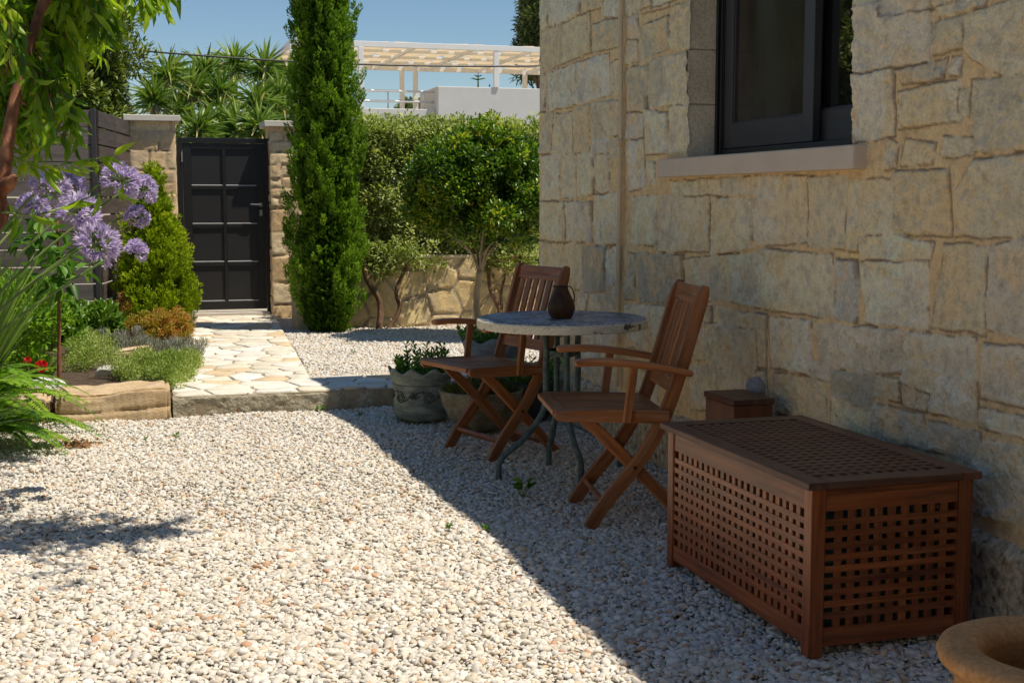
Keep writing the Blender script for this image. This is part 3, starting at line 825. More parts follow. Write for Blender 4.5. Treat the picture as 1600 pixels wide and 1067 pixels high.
X2, Y2, Zb2 = pgrid(-2.2, WALL_X - .03, 5.3, KY - .02, .0145, 5, -.010, .006)
pebbles('gravel', X2, Y2, Zb2, 1, .0122, 43, 'loose pale marble gravel by the step and under the table')
X3, Y3, Zb3 = pgrid(1.2, 4.6, 8.85, 12.4, .018, 7, .085, .005)
k = (X3 > 1.20 + (Y3 - 8.83) * .0605 + .01) & ((X3 < WALL_X) | (Y3 > CORNER_Y + .05))
pebbles('gravel', X3[k], Y3[k], Zb3[k], 1, .0135, 45, 'sunlit pale gravel behind the path at the foot of the low wall')

# ------------------------------------------------------------------ storage chest
def lattice(mb, o, du, dv, dn, W_, H_, border, nu, nv, th=.012, bar=.5):
    """plate with a grid of square holes; o corner, du/dv unit directions, dn outward normal, border (left,right,bottom,top)"""
    o, du, dv, dn = Vector(o), Vector(du), Vector(dv), Vector(dn)
    def slab(a0, a1, b0, b1, off, th_, along_u=True, r=None):
        c = o + du * (a0 + a1) / 2 + dv * (b0 + b1) / 2 + dn * (off - th_ / 2)
        Mx = Matrix((du, dv, dn)).transposed()
        mb.box(c, (a1 - a0, b1 - b0, th_), Mx, 0 if along_u else 1, r)
    l, r_, b, t = border
    slab(0, l, 0, H_, 0, th, False); slab(W_ - r_, W_, 0, H_, 0, th, False)
    slab(l, W_ - r_, 0, b, 0, th); slab(l, W_ - r_, H_ - t, H_, 0, th)
    iu, iv = W_ - l - r_, H_ - b - t
    pu, pv = iu / (nu + .0), iv / (nv + .0)
    for k in range(1, nu):
        a = l + k * pu; slab(a - pu * .285, a + pu * .285, b - .001, H_ - t + .001, -.0022, th - .004, False)
    for k in range(1, nv):
        c_ = b + k * pv; slab(l - .001, W_ - r_ + .001, c_ - pv * .285, c_ + pv * .285, -.0006, th - .004, True)
CH = empty('storage_chest', (1.84, 3.23, 0), label='dark stained wooden lattice storage chest standing against the stone wall', cat='chest')
cw, cl, chh = .53, 1.02, .492       # across (x), along (y), body height
for (x, y) in ((0, 0), (cw - .045, 0), (0, cl - .045), (cw - .045, cl - .045)):
    p = MB(); p.b2((x, y, 0), (x + .045, y + .045, chh), 2); p.build('leg', M['chestwood'], CH, bevel=.003)
def chest_panel(o, du, dn, W_, nu, nv=10):
    mb = MB(); lattice(mb, o, du, (0, 0, 1), dn, W_, chh - .035, (.004, .004, .055, .062), nu, nv); mb.build('side_panel', M['chestwood'], CH, bevel=.0012)
chest_panel((.005, .045, .03), (0, 1, 0), (-1, 0, 0), cl - .09, 22)
chest_panel((.045, .005, .03), (1, 0, 0), (0, -1, 0), cw - .09, 10)
chest_panel((.045, cl - .005, .03), (1, 0, 0), (0, 1, 0), cw - .09, 10)
chest_panel((cw - .005, .045, .03), (0, 1, 0), (1, 0, 0), cl - .09, 22)
mb = MB(); mb.b2((.045, .05, .04), (cw - .05, cl - .05, .055)); mb.build('bottom_board', M['chestwood'], CH)
mb = MB(); lattice(mb, (-.022, -.02, chh + .001), (1, 0, 0), (0, 1, 0), (0, 0, 1), cw + .036, cl + .045, (.065, .065, .075, .075), 11, 22, th=.022)
for v in range(len(mb.v)): mb.v[v] = (mb.v[v][0], mb.v[v][1], mb.v[v][2] + .022)
mb.build('lid', M['lidwood'], CH, bevel=.003)
# folded green sheet kept inside, seen through the holes
mb = MB(); mb.b2((.07, .05, .056), (.475, .5, .30)); mb.b2((.12, .12, .301), (.475, .60, .385)); mb.b2((.08, .52, .056), (.48, .95, .22))
mb.build('folded_green_tarpaulin', M['liner'], bevel=.03, label='folded green tarpaulin lying inside the lattice storage chest', cat='tarpaulin').location = CH.location

# ------------------------------------------------------------------ small dark wooden box by the wall
BX = wx(1110, 700, 2.28)
bx = empty('wooden_box', (2.255, 4.58, 0), label='small dark brown wooden box on the gravel between chest and wall', cat='box')
b_ = MB(); b_.b2((.006, .006, 0), (.174, .264, .505), 2); b_.build('body', M['boxwood'], bx, bevel=.003)
b_ = MB(); b_.b2((0, 0, .507), (.18, .27, .53), 1); b_.build('lid', M['lidwood'], bx, bevel=.003)
mb = MB(); mb.lathe([(0.001, -.035), (.028, -.03), (.044, -.012), (.046, .01), (.036, .032), (.016, .042), (.001, .044)], (0, 0, 0), 20, lambda t, i, r, z: (r * (1 + .08 * math.sin(t * 2 + 1)), z + .004 * math.sin(t * 3)))
o = mb.build('wall_stone', M['greyrock'], smooth=True, label='round grey stone knob protruding from the wall behind the small box', cat='stone'); o.location = (2.505, 4.87, .527)

# ------------------------------------------------------------------ folding armchairs
def bez(P, n=14):
    """smooth path through points (Catmull-Rom)"""
    P = [Vector(p) for p in P]; P = [P[0] * 2 - P[1]] + P + [P[-1] * 2 - P[-2]]; out = []
    for i in range(1, len(P) - 2):
        for k in range(n):
            t = k / n; a, b, c, d = P[i - 1], P[i], P[i + 1], P[i + 2]
            out.append(.5 * ((2 * b) + (c - a) * t + (2 * a - 5 * b + 4 * c - d) * t * t + (3 * b - a - 3 * c + d) * t ** 3))
    out.append(P[-2]); return out
def make_chair(label):
    """x = backwards, y = sideways (0 near side), z up"""
    t = empty('folding_armchair', label=label, cat='chair', group='folding teak armchairs at the small table')
    Wd = .45; th = .024; S_ = (0, 1, 0)
    def at(y, pts): return [(p[0], y, p[1]) for p in pts]
    stile = [(.028, -.004), (.085, .085), (.150, .165), (.212, .240), (.275, .335), (.335, .455), (.388, .610), (.440, .790), (.492, .968)]
    wst = .056
    for y in (0, Wd - th):
        yy = y + th / 2; p = bez(at(yy, stile), 6)
        ws = [wst] * (len(p) - 3) + [wst * .97, wst * .85, wst * .5]
        m_ = MB().ribbon(p, ws, th, S_); lg = m_.build('leg', M['teak'], t, bevel=.004)
        bo = MB(); bo.tube([(.212, yy - .0145, .240), (.212, yy + .0145, .240)], .0085, 12); bo.build('bolt', M['jug'], lg)
    for y in (th + .004, Wd - th * 2 - .004):
        yy = y + th / 2
        m_ = MB().ribbon(bez(at(yy, [(-.005, .452), (.10, .352), (.212, .240), (.33, .118), (.450, -.004)]), 4), .050, th * .9, S_)
        m_.build('leg', M['teak'], t, bevel=.004)
    # seat frame: side rails outside the crossing, rounded nose, slats running front to back
    sf = MB()
    for y in (-.0, Wd - th):
        yy = y + th / 2 - (th + .003 if y == 0 else -(th + .003))
        pr_ = [(-.118, .466), (-.105, .462), (-.08, .460), (.10, .456), (.345, .446)]
        sf.ribbon(at(yy, pr_), [.022, .042, .050, .052, .052], th, S_)
    sf.bar((-.098, -.001, .470), (-.098, Wd + .001, .470), .055, .024)
    sf.bar((.305, .0, .462), (.305, Wd, .462), .050, .022)
    sf.build('seat_frame', M['teak'], t, bevel=.004)
    ns = 7
    for k in range(ns):
        y = .012 + (Wd - .024) * (k + .5) / ns
        m_ = MB(); m_.bar((-.069, y, .474), (.279, y, .468), .047, .014); m_.build('seat_slat', M['teak'], t, bevel=.003)
    # back: top and lower rail between the stiles, five slats
    d = Vector((.492 - .388, 0, .968 - .610)).normalized(); nb_ = Vector((d.z, 0, -d.x))
    def on(z): 
        k = (z - .61) / (.968 - .61); return Vector((.388 + k * .104, 0, z))
    for z_, h_, t_ in ((.925, .072, .022), (.560, .055, .020)):
        bk = MB().bar(on(z_) + Vector((0, th, 0)), on(z_) + Vector((0, Wd - th, 0)), h_, t_, nb_)
        bk.build('back_rail', M['teak'], t, bevel=.004)
    for k in range(6):
        y = th + .008 + (Wd - 2 * th - .016) * (k + .5) / 6
        p0, p1 = on(.578), on(.895); p0.y = p1.y = y
        m_ = MB(); m_.bar(p0, p1, .040, .013, nb_); m_.build('back_slat', M['teak'], t, bevel=.003)
    # arms with posts
    for sgn, y in ((-1, -.018), (1, Wd + .018)):
        ar = [(-.040, .668), (.02, .672), (.12, .670), (.25, .655), (.36, .636), (.435, .620)]
        m_ = MB(); pts_ = bez(at(y + sgn * .006, ar), 4); n_ = len(pts_)
        m_.ribbon(pts_, [.020] + [.029] * (n_ - 3) + [.026, .02], .050, S_)
        arm = m_.build('armrest', M['teak'], t, bevel=.007)
        m_ = MB().bar((.168, y + sgn * .016, .430), (.196, y + sgn * .016, .660), .034, .020, S_); m_.build('arm_post', M['teak'], t, bevel=.003)
    for (x, z, ya, yb) in ((.090, .092, th, Wd - th), (.400, .055, th * 2, Wd - th * 2), ):
        m_ = MB().bar((x, ya, z), (x, yb, z), .040, .018, (.7, 0, .7)); m_.build('stretcher', M['teak'], t, bevel=.003)
    return t
def place_chair(t, near, far):
    """near/far: ground points of the two front feet"""
    n, f = Vector(near), Vector(far); y = (f - n).normalized(); x = Vector((y.y, -y.x))
    t.location = (n.x, n.y, -.004); t.rotation_euler = (0, 0, math.atan2(x.y, x.x))
ca = make_chair('folding wooden armchair on the near side of the table, seen from the side')
place_chair(ca, (1.735, 4.852), (1.815, 5.29))
cb = copy_tree(ca); cb['label'] = 'folding wooden armchair on the far side of the table beside the pots'
place_chair(cb, (1.722, 6.24), (1.600, 6.655))

# ------------------------------------------------------------------ round bistro table and jug
TC = Vector((1.985, 5.86, 0)); TT = .752
tb = empty('bistro_table', TC, label='round bistro table with peeling painted top on grey green tubular legs', cat='table')
mb = MB(); mb.lathe([(.0005, TT - .012), (.385, TT - .012), (.395, TT - .006), (.398, TT - .004), (.392, TT - .001), (.386, TT), (.0005, TT)], n=72); mb.build('table_top', M['tabletop'], tb, smooth=False)
mb = MB(); mb.lathe([(.380, TT - .046), (.401, TT - .046), (.4035, TT - .040), (.4035, TT - .010), (.400, TT - .0055), (.396, TT - .0035), (.380, TT - .013), (.380, TT - .046)], n=96, fn=lambda t, i, r, z: (r + .0012 * math.sin(t * 9) + .001 * math.sin(t * 23), z)); mb.build('rim', M['tableedge'], tb, smooth=False)
feet = [(1.664, 5.824), (1.985, 6.050), (2.022, 5.680), (2.30, 5.90)]
tops = [(-.080, 0), (.0, .075), (.0, -.075), (.082, 0)]
for (fx, fy), (tx, ty) in zip(feet, tops):
    f = Vector((fx - TC.x, fy - TC.y, 0)); a = Vector((tx, ty, 0)); o_ = a.normalized()
    P = [a + o_ * .10 + Vector((0, 0, TT - .03)), a + o_ * .03 + Vector((0, 0, TT - .045)), a + Vector((0, 0, TT - .09)), a + Vector((0, 0, .5)), a + Vector((0, 0, .36)), a * 1.05 + (f - a) * .10 + Vector((0, 0, .28)), a + (f - a) * .5 + Vector((0, 0, .175)), a + (f - a) * .86 + Vector((0, 0, .115)), f + Vector((0, 0, .07)), f + Vector((0, 0, -.01))]
    mb = MB(); mb.tube(bez(P, 6), .0145, 14); mb.build('leg', M['green_tube'], tb, smooth=True)
mb = MB()
mb.lathe([(.060, .600), (.068, .594), (.068, .572), (.060, .566), (.060, .600)], n=32); mb.build('collar', M['green_tube'], tb)
JP = wy(877, 492, 5.80); JP[2] = TT + .0005
jg = empty('jug', JP, label='dark brown glazed clay jug standing on the round table', cat='jug')
prof = [(.001, 0), (.042, 0), (.050, .006), (.060, .026), (.0645, .048), (.062, .068), (.054, .090), (.044, .110), (.036, .128), (.031, .142), (.030, .150), (.031, .153), (.027, .152), (.025, .140), (.024, .13), (.001, .12)]
mb = MB(); mb.lathe(prof, n=40, fn=lambda t, i, r, z: (r + (.012 if i in (10, 11, 12) else 0) * max(0, math.cos(t - math.pi)) ** 8, z)); mb.build('body', M['jug'], jg, smooth=True)
mb = MB(); mb.tube(bez([(.029, 0, .147), (.040, 0, .150), (.053, 0, .134), (.060, 0, .108), (.060, 0, .078)], 6), .0030, 8); mb.build('handle', M['jug'], jg, smooth=True)
jg.rotation_euler = (0, 0, R(-25))

# ------------------------------------------------------------------ leaf clouds
def leaves(name, P, D, L, W, mat, parent=None, rnd=None, kind='leaf', nrm=None, seed=1, droop=.15, fold=.25, **kw):
    """one mesh of many small leaf faces: P base points, D directions, L lengths, W widths"""
    r_ = np.random.default_rng(seed); P = np.asarray(P, float); D = np.asarray(D, float); n = len(P)
    D = D / (np.linalg.norm(D, axis=1, keepdims=True) + 1e-9)
    L = np.broadcast_to(np.asarray(L, float), (n,))[:, None]; W = np.broadcast_to(np.asarray(W, float), (n,))[:, None]
    up = r_.normal(size=(n, 3)) if nrm is None else np.asarray(nrm, float) + r_.normal(size=(n, 3)) * .35
    S_ = np.cross(D, up); S_ /= np.linalg.norm(S_, axis=1, keepdims=True) + 1e-9; U = np.cross(S_, D)
    rnd = r_.random(n) if rnd is None else np.asarray(rnd)
    if kind == 'tiny':
        a = P; b = P + D * L * .5 + S_ * W / 2 + U * W * fold; c = P + D * L; d = P + D * L * .5 - S_ * W / 2 + U * W * fold
        V = np.stack([a, b, c, d], 1).reshape(-1, 3); F = (np.array([[0, 1, 2], [0, 2, 3]])[None] + (np.arange(n) * 4)[:, None, None]).reshape(-1, 3); k = 4
    elif kind == 'leaf':
        q = lambda f, s_, u_: P + D * L * f + S_ * W * s_ + U * (W * u_ - L * droop * f * f)
        V = np.stack([q(0, 0, 0), q(.28, .42, fold), q(.28, 0, 0), q(.28, -.42, fold), q(.62, .40, fold), q(.62, 0, 0), q(.62, -.40, fold), q(1, 0, 0)], 1).reshape(-1, 3)
        f = [[0, 2, 1], [0, 3, 2], [1, 2, 5], [1, 5, 4], [2, 3, 6], [2, 6, 5], [4, 5, 7], [5, 6, 7]]
        F = (np.array(f)[None] + (np.arange(n) * 8)[:, None, None]).reshape(-1, 3); k = 8
    else:       # 'blade': long strap of m segments, curved by droop (world down)
        m = 7; rows = []; dn = np.array([0, 0, -1.0])
        for j in range(m + 1):
            f = j / m; ww = W * (1 - f ** 2.2) * (.55 + .45 * min(1, f * 4)); c = P + D * L * f + dn * (L * droop * f * f)
            rows += [c + S_ * ww / 2 + U * ww * fold * .5, c - S_ * ww / 2 + U * ww * fold * .5]
        V = np.stack(rows, 1).reshape(-1, 3); f = []
        for j in range(m): a = 2 * j; f += [[a, a + 2, a + 3], [a, a + 3, a + 1]]
        k = 2 * (m + 1); F = (np.array(f)[None] + (np.arange(n) * k)[:, None, None]).reshape(-1, 3)
    return np_mesh(name, V, F, 3, mat, parent, False, {'rnd': np.repeat(rnd, k)}, **kw)
def sph(n, r_):
    d = r_.normal(size=(n, 3)); return d / np.linalg.norm(d, axis=1, keepdims=True)

# ------------------------------------------------------------------ pots
def pot(name, loc, prof, mat, label, wav=0, n=64, relief=False, rz=0):
    t = empty(name, loc, rz, label=label, cat='plant pot')
    top = max(p[1] for p in prof)
    fn = (lambda th, i, r, z: (r + (.006 * math.cos(th * wav) * max(0, (z - top * .86) / (top * .14)) if wav else 0), z + (.016 * math.cos(th * wav) * max(0, (z - top * .8) / (top * .2)) if wav else 0)))
    mb = MB(); mb.lathe(prof, n=n, fn=fn); bd = mb.build('body', mat, t, smooth=True)
    return t, bd
def soil_disc(t, r, z): 
    mb = MB(); mb.lathe([(.0005, z + .012), (r * .6, z + .008), (r, z)], n=32, fn=lambda th, i, r_, z_: (r_, z_ + .006 * math.sin(th * 5 + i))); mb.build('soil', M['soil'], t, smooth=True)
pa = gz(655, 648, 0)
PA, bd = pot('decorated_pot', (1.685, 7.58, 0), [(.115, .004), (.150, .010), (.166, .035), (.170, .08), (.168, .14), (.170, .20), (.176, .245), (.190, .285), (.196, .305), (.190, .309), (.182, .300), (.168, .265), (.160, .24), (.001, .238)], M['greenpot'], 'grey green pot with wavy rim and scroll relief, nearest the step', 9, 96)
soil_disc(PA, .160, .243)
# raised spiral scrolls and palmettes round the belly
def onpot(th, z, r=.1705): return Vector((r * math.cos(th), r * math.sin(th), z))
rl = MB()
for k in range(6):
    t0 = R(-150 + k * 60)
    sp = []
    for q in range(34):
        a_ = q / 33; ang = a_ * 4.4 * math.pi; rr_ = .007 + .031 * a_; sp.append(onpot(t0 + math.cos(ang + 1.2) * rr_ / .17, .150 + math.sin(ang + 1.2) * rr_, .1735))
    rl.tube(sp, .0030, 6)
    rl.tube([onpot(t0 + (.03 + .125 * f_) / .17, .150 - .022 + .06 * math.sin(f_ * 1.6), 1.0 * .1732) for f_ in np.linspace(0, 1, 10)], .003, 6)
    for j in range(5):
        a_ = R(35 + j * 27); rl.tube([onpot(t0 + (.095 + math.cos(a_) * f_ * .038) / .17, .135 + math.sin(a_) * f_ * .055, .1735) for f_ in np.linspace(.25, 1, 5)], [.0016, .0028, .0034, .003, .0018], 6)
rl.tube([onpot(a_, .222, .1735) for a_ in np.linspace(0, 2 * math.pi, 60)], .0020, 5)
rl.build('scroll_relief', M['potline'], PA, smooth=True)
def herb_stems(t, zc, rad, n, hgt, seed, mat, Lf=.035, Wf=.014, lean=.35, per=26, name='foliage', stemmat=None):
    r_ = np.random.default_rng(seed); P, D = [], []
    sm = MB()
    for k in range(n):
        a, q = r_.uniform(0, 2 * math.pi), rad * math.sqrt(r_.random()); b0 = np.array([math.cos(a) * q, math.sin(a) * q, zc])
        d = np.array([math.cos(a) * q / rad * lean + r_.normal() * .12, math.sin(a) * q / rad * lean + r_.normal() * .12, 1.0]); h = hgt * r_.uniform(.5, 1.0)
        sm.tube([b0, b0 + d * h * .5, b0 + d * h], [.003, .0025, .001], 5, False)
        for j in range(per):
            f = (j + 1) / per; p = b0 + d * h * f; b_ = j * 2.4 + k
            P.append(p); D.append([math.cos(b_) * 1.0, math.sin(b_) * 1.0, .15 + f * .9])
    sm.build('stems', stemmat or M['stem'], t)
    return leaves(name, P, D, Lf * r_.uniform(.6, 1.1, len(P)), Wf, mat, t, seed=seed, kind='leaf')
herb_stems(PA, .235, .135, 34, .22, 12, M['herb'], .042, .016)
PB, bd = pot('low_clay_bowl', (1.93, 7.13, 0), [(.09, .002), (.13, .02), (.185, .08), (.225, .16), (.238, .215), (.242, .232), (.232, .236), (.222, .222), (.210, .20), (.001, .198)], M['mossypot'], 'low mossy clay bowl behind the legs of the far armchair', 0, 72)
soil_disc(PB, .212, .203)
r_ = np.random.default_rng(91); n_ = 2600; q = np.sqrt(r_.random(n_)) * .22; a = r_.uniform(0, 6.283, n_)
P = np.stack([q * np.cos(a), q * np.sin(a), .20 + .10 * (1 - (q / .25) ** 2) * r_.random(n_) + .005], 1)
leaves('foliage', P, np.stack([np.cos(a) * q * 4 + r_.normal(0, .5, n_), np.sin(a) * q * 4 + r_.normal(0, .5, n_), r_.uniform(.4, 1.3, n_)], 1), r_.uniform(.02, .05, n_), .005, M['succulent'], PB, kind='tiny', seed=92)
PC, bd = pot('blue_grey_pot', (2.22, 7.93, 0), [(.11, 0), (.135, .01), (.155, .14), (.165, .29), (.178, .38), (.200, .432), (.190, .437), (.172, .40), (.160, .37), (.001, .365)], M['bluepot'], 'blue grey pot with wavy rim standing behind the table', 7, 84)
soil_disc(PC, .160, .372)
herb_stems(PC, .365, .15, 46, .17, 14, M['herb'], .035, .018, .55, 18)
PD, bd = pot('dark_clay_pot', (2.32, 7.43, 0), [(.09, 0), (.11, .01), (.132, .10), (.145, .19), (.155, .225), (.148, .23), (.138, .21), (.001, .2)], M['darkpot'], 'dark clay pot in shade against the wall behind the far armchair', 0, 60)
soil_disc(PD, .138, .205)
herb_stems(PD, .2, .12, 40, .16, 15, M['herb'], .04, .016, .8, 16)
# big terracotta jar, near right
tp = wy(1648, 1020, 2.15)
q_ = gz(1650, 1028, .40)
TP = empty('terracotta_planter', (q_[0], q_[1], 0), label='large empty terracotta planter with thick rolled rim in the near corner', cat='plant pot')
pf = [(.13, .0), (.15, .02), (.185, .15), (.20, .27), (.195, .36), (.182, .405), (.178, .420), (.188, .432), (.205, .440), (.216, .452), (.2195, .466), (.214, .478), (.198, .486), (.170, .487), (.148, .482), (.135, .470), (.130, .45), (.150, .40), (.165, .30), (.155, .12), (.001, .10)]
pf = [(r_ * 1.03, z_ - .065 if z_ > .3 else z_ * .78) for r_, z_ in pf]
mb = MB(); mb.lathe(pf, n=96); mb.build('body', M['terracotta'], TP, smooth=True)

# ------------------------------------------------------------------ gate, pillars, low wall, fences
def wall_faces(root, name, quads, rows, cols, seed, step, mat, colset, mort, hgt=.007, rnd_stones=None):
    """vertical faces: (origin xy, direction xy, length, z0, z1)"""
    for k, ((ox, oy), (dx, dy), L, za, zb) in enumerate(quads):
        st = rnd_stones if rnd_stones else coursed(0, L, za, zb, rows, cols, seed + k)
        r_ = random.Random(seed + k)
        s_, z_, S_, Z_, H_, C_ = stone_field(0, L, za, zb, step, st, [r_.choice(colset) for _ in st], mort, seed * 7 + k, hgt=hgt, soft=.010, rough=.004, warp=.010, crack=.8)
        nx, ny = dy, -dx
        e = np.clip(np.minimum(S_, L - S_) / .02, 0, 1); H_ = H_ * e
        P = np.stack([ox + dx * S_ + nx * H_, oy + dy * S_ + ny * H_, Z_], -1)
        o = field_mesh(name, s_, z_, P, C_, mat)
        o.parent = root; o.matrix_parent_inverse = Matrix.Translation(-Vector(root.location))
GY = 13.9
PILC = [(.84, .60, .33), (.88, .66, .39), (.80, .56, .30), (.89, .70, .44), (.86, .64, .40)]
def pillar(x0, x1, ztop, label, seed):
    d = .42
    t = empty('gate_pillar', ((x0 + x1) / 2, GY + d / 2, .1), label=label, cat='pillar', group='stone pillars of the garden gate')
    wall_faces(t, 'stone_face', [((x0, GY), (1, 0), x1 - x0, .05, ztop), ((x1, GY), (0, 1), d, .05, ztop), ((x0, GY + d), (0, -1), d, .05, ztop)], (.16, .3), (.16, .42), seed, .014, M['lowwall'], PILC, (.74, .55, .34))
    c = MB(); c.b2((x0 + .01 , GY + .01, .0), (x1 - .01, GY + d, ztop - .002)); rel(c.build('core', M['house_body']), t)
    c = MB(); c.b2((x0 - .06, GY - .07, ztop + .001), (x1 + .055, GY + d + .05, ztop + .062)); rel(c.build('cap', M['cap'], bevel=.006), t)
    return t
def X_at(u, y=GY): return wy(u, 350, y)[0]
pL = pillar(X_at(207), X_at(277), wy(240, 190, GY)[2], 'stone gate pillar with pale cap, left of the black gate', 61)
pR = pillar(X_at(424), X_at(494), wy(440, 199, GY)[2], 'stone gate pillar with pale cap, right of the black gate beside the cypress', 67)
gx0, gx1 = X_at(279, GY + .1), X_at(423, GY + .1); gz1 = wy(350, 216, GY + .1)[2]; gz0 = .135
gt = empty('garden_gate', ((gx0 + gx1) / 2, GY + .1, gz0), label='black metal garden gate with eight dark panels between two stone pillars', cat='gate')
g0 = GY + .1
m_ = MB()
for (a, b, c, d) in ((gx0, gx0 + .055, gz0 + .01, gz1), (gx1 - .05, gx1, gz0 - .02, gz1), (gx0 + .055, gx1 - .05, gz1 - .05, gz1)): m_.b2((a, g0, c), (b, g0 + .06, d))
rel(m_.build('frame', M['black_metal'], bevel=.003), gt)
lx0, lx1, lz0, lz1 = gx0 + .058, gx1 - .053, gz0 + .03, gz1 - .054
m_ = MB(); st = .085
m_.b2((lx0, g0 + .012, lz0), (lx0 + st, g0 + .052, lz1)); m_.b2((lx1 - st, g0 + .012, lz0), (lx1, g0 + .052, lz1))
m_.b2((lx0 + st, g0 + .012, lz0), (lx1 - st, g0 + .052, lz0 + .085)); m_.b2((lx0 + st, g0 + .012, lz1 - .06), (lx1 - st, g0 + .052, lz1))
ix0, ix1, iz0, iz1 = lx0 + st, lx1 - st, lz0 + .085, lz1 - .06; mx_ = (ix0 + ix1) / 2
m_.b2((mx_ - .018, g0 + .014, iz0), (mx_ + .018, g0 + .050, iz1))
zs = [iz0 + (iz1 - iz0) * k / 4 for k in range(5)]
for k in (1, 2, 3):
    for (a, b) in ((ix0, mx_ - .018), (mx_ + .018, ix1)): m_.b2((a, g0 + .014, zs[k] - .020), (b, g0 + .050, zs[k] + .016))
# sloped glazing bead at the foot of each panel, its sun glint painted in as pale grey
leaf_ = m_.build('door_leaf', M['black_metal'], bevel=.004); rel(leaf_, gt)
for k in range(4):
    for (a, b) in ((ix0, mx_ - .018), (mx_ + .018, ix1)):
        p = MB(); za = zs[k] + (.016 if k else 0); zb = zs[k + 1] - (.020 if k < 3 else 0)
        p.b2((a, g0 + .030, za), (b, g0 + .036, zb)); rel(p.build('panel', M['gate_mesh']), gt)
        q = MB(); q.bar((a, g0 + .020, za + .006), (b, g0 + .020, za + .006), .012, .012, (0, -.5, .9)); rel(q.build('bead', M['gate_bead'] if 'gate_bead' in M else M['black_metal']), gt)
h = MB(); hx = lx1 - .045; hz = wy(405, 320, g0)[2]
h.tube([(hx, g0 + .012, hz), (hx, g0 - .035, hz), (hx - .02, g0 - .042, hz), (hx - .11, g0 - .040, hz + .003)], .008, 10); h.b2((hx - .016, g0 + .006, hz - .02), (hx + .016, g0 + .0118, hz + .02))
h.b2((hx - .014, g0 + .006, hz - .115), (hx + .014, g0 + .0118, hz - .055)); rel(h.build('handle', M['steel'], bevel=.002), gt)
for zz_ in (gz1 - .2, gz0 + .3):
    h = MB(); h.tube([(gx0 + .054, g0 - .006, zz_ - .05), (gx0 + .054, g0 - .006, zz_ + .05)], .009, 10); rel(h.build('hinge', M['steel']), gt)
m_ = MB(); m_.b2((gx0, GY + .06, .10), (gx1 - .03, GY + .2, gz0)); rel(m_.build('threshold', M['cap'], bevel=.004), gt)
lm = wy(239, 272, GY - .03)
lamp = empty('wall_lamp', lm, label='small black wall lamp mounted on the left gate pillar', cat='lamp')
m_ = MB(); m_.lathe([(.001, .075), (.022, .072), (.036, .055), (.040, .03), (.040, -.01), (.034, -.012), (.034, .02), (.001, .022)], n=20); m_.build('shade', M['black_metal'], lamp, smooth=True)
m_ = MB(); m_.b2((-.018, .012, -.07), (.018, .03, .05)); m_.tube([(0, .012, -.03), (0, -.0, -.03), (0, -.0, -.012)], .008, 8); m_.build('bracket', M['black_metal'], lamp)
# low garden wall of big irregular field stones
LWY = 12.42; LX0, LX1 = 1.55, 5.2; LZ = 1.3 - (402 - 314) / FPX * 12.8
lw = empty('low_stone_wall', (3.2, LWY, .07), label='low garden wall of large irregular tan stones under the hedge', cat='wall')
vr = random.Random(4); vp = []
for t_ in range(4000):
    x, y = vr.uniform(-.1, LX1 - LX0 + .1), vr.uniform(-.05, LZ + .1)
    if all(((x - a) / .30) ** 2 + ((y - b) / .19) ** 2 > 1 for a, b in vp): vp.append((x, y))
vst = voronoi(vp, (-.2, LX1 - LX0 + .2, -.1, LZ + .2), .012)
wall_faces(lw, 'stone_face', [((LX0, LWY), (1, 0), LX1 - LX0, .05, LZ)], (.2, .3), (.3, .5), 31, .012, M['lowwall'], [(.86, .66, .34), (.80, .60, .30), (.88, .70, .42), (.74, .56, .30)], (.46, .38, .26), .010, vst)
m_ = MB(); m_.b2((LX0, LWY + .01, .0), (LX1, LWY + .33, LZ - .004)); rel(m_.build('core', M['house_body']), lw)
m_ = MB(); m_.b2((LX0, LWY - .012, LZ - .003), (LX1, LWY + .34, LZ + .03)); rel(m_.build('coping', M['reveal'], bevel=.01), lw)
bp = wy(832, 412, LWY - .05)
m_ = MB(); m_.box((0, 0, 0), (.15, .06, .12)); m_.box((0, -.032, 0), (.10, .006, .07))
m_.build('junction_box', M['black_metal'], bevel=.008, label='small black box fixed to the low stone wall beside the house corner', cat='box').location = bp
# fences
FY = 12.3
fx0, fx1 = -4.4, wy(154, 300, FY)[0]; ftop = wy(150, 172, FY)[2]
ff = empty('slat_fence', ((fx0 + fx1) / 2, FY, .1), label='grey brown horizontal board fence behind the agapanthus, facing the gravel', cat='fence')
m_ = MB(); nb = 13; bh = (ftop - .1) / nb
for seg in ((fx0, fx0 + 1.4), (fx0 + 1.405, fx0 + 2.8), (fx0 + 2.805, fx1 - .05)):
    for k in range(nb): m_.b2((seg[0], FY, .1 + k * bh + .0035), (seg[1], FY + .022, .1 + (k + 1) * bh - .0035))
rel(m_.build('boards', M['fencegrey'], bevel=.003), ff)
for x in (fx0, fx0 + 1.4, fx0 + 2.8, fx1 - .045):
    m_ = MB(); m_.b2((x, FY + .024, .05), (x + .05, FY + .07, ftop + .005)); rel(m_.build('post', M['fencebacking'], bevel=.003), ff)
fe = wy(204, 300, GY); a0 = Vector((fx1 + .01, FY + .0, 0)); a1 = Vector((fe[0], GY - .01, 0)); dv = (a1 - a0); Lf = dv.length; dv.normalize(); nv_ = Vector((dv.y, -dv.x, 0))
fs_ = empty('side_fence', (a0 + a1) / 2 + Vector((0, 0, .1)), label='dark brown composite board fence running back to the left gate pillar', cat='fence')
m_ = MB(); nb = 13; bh = (ftop - .1) / nb; nseg = 2
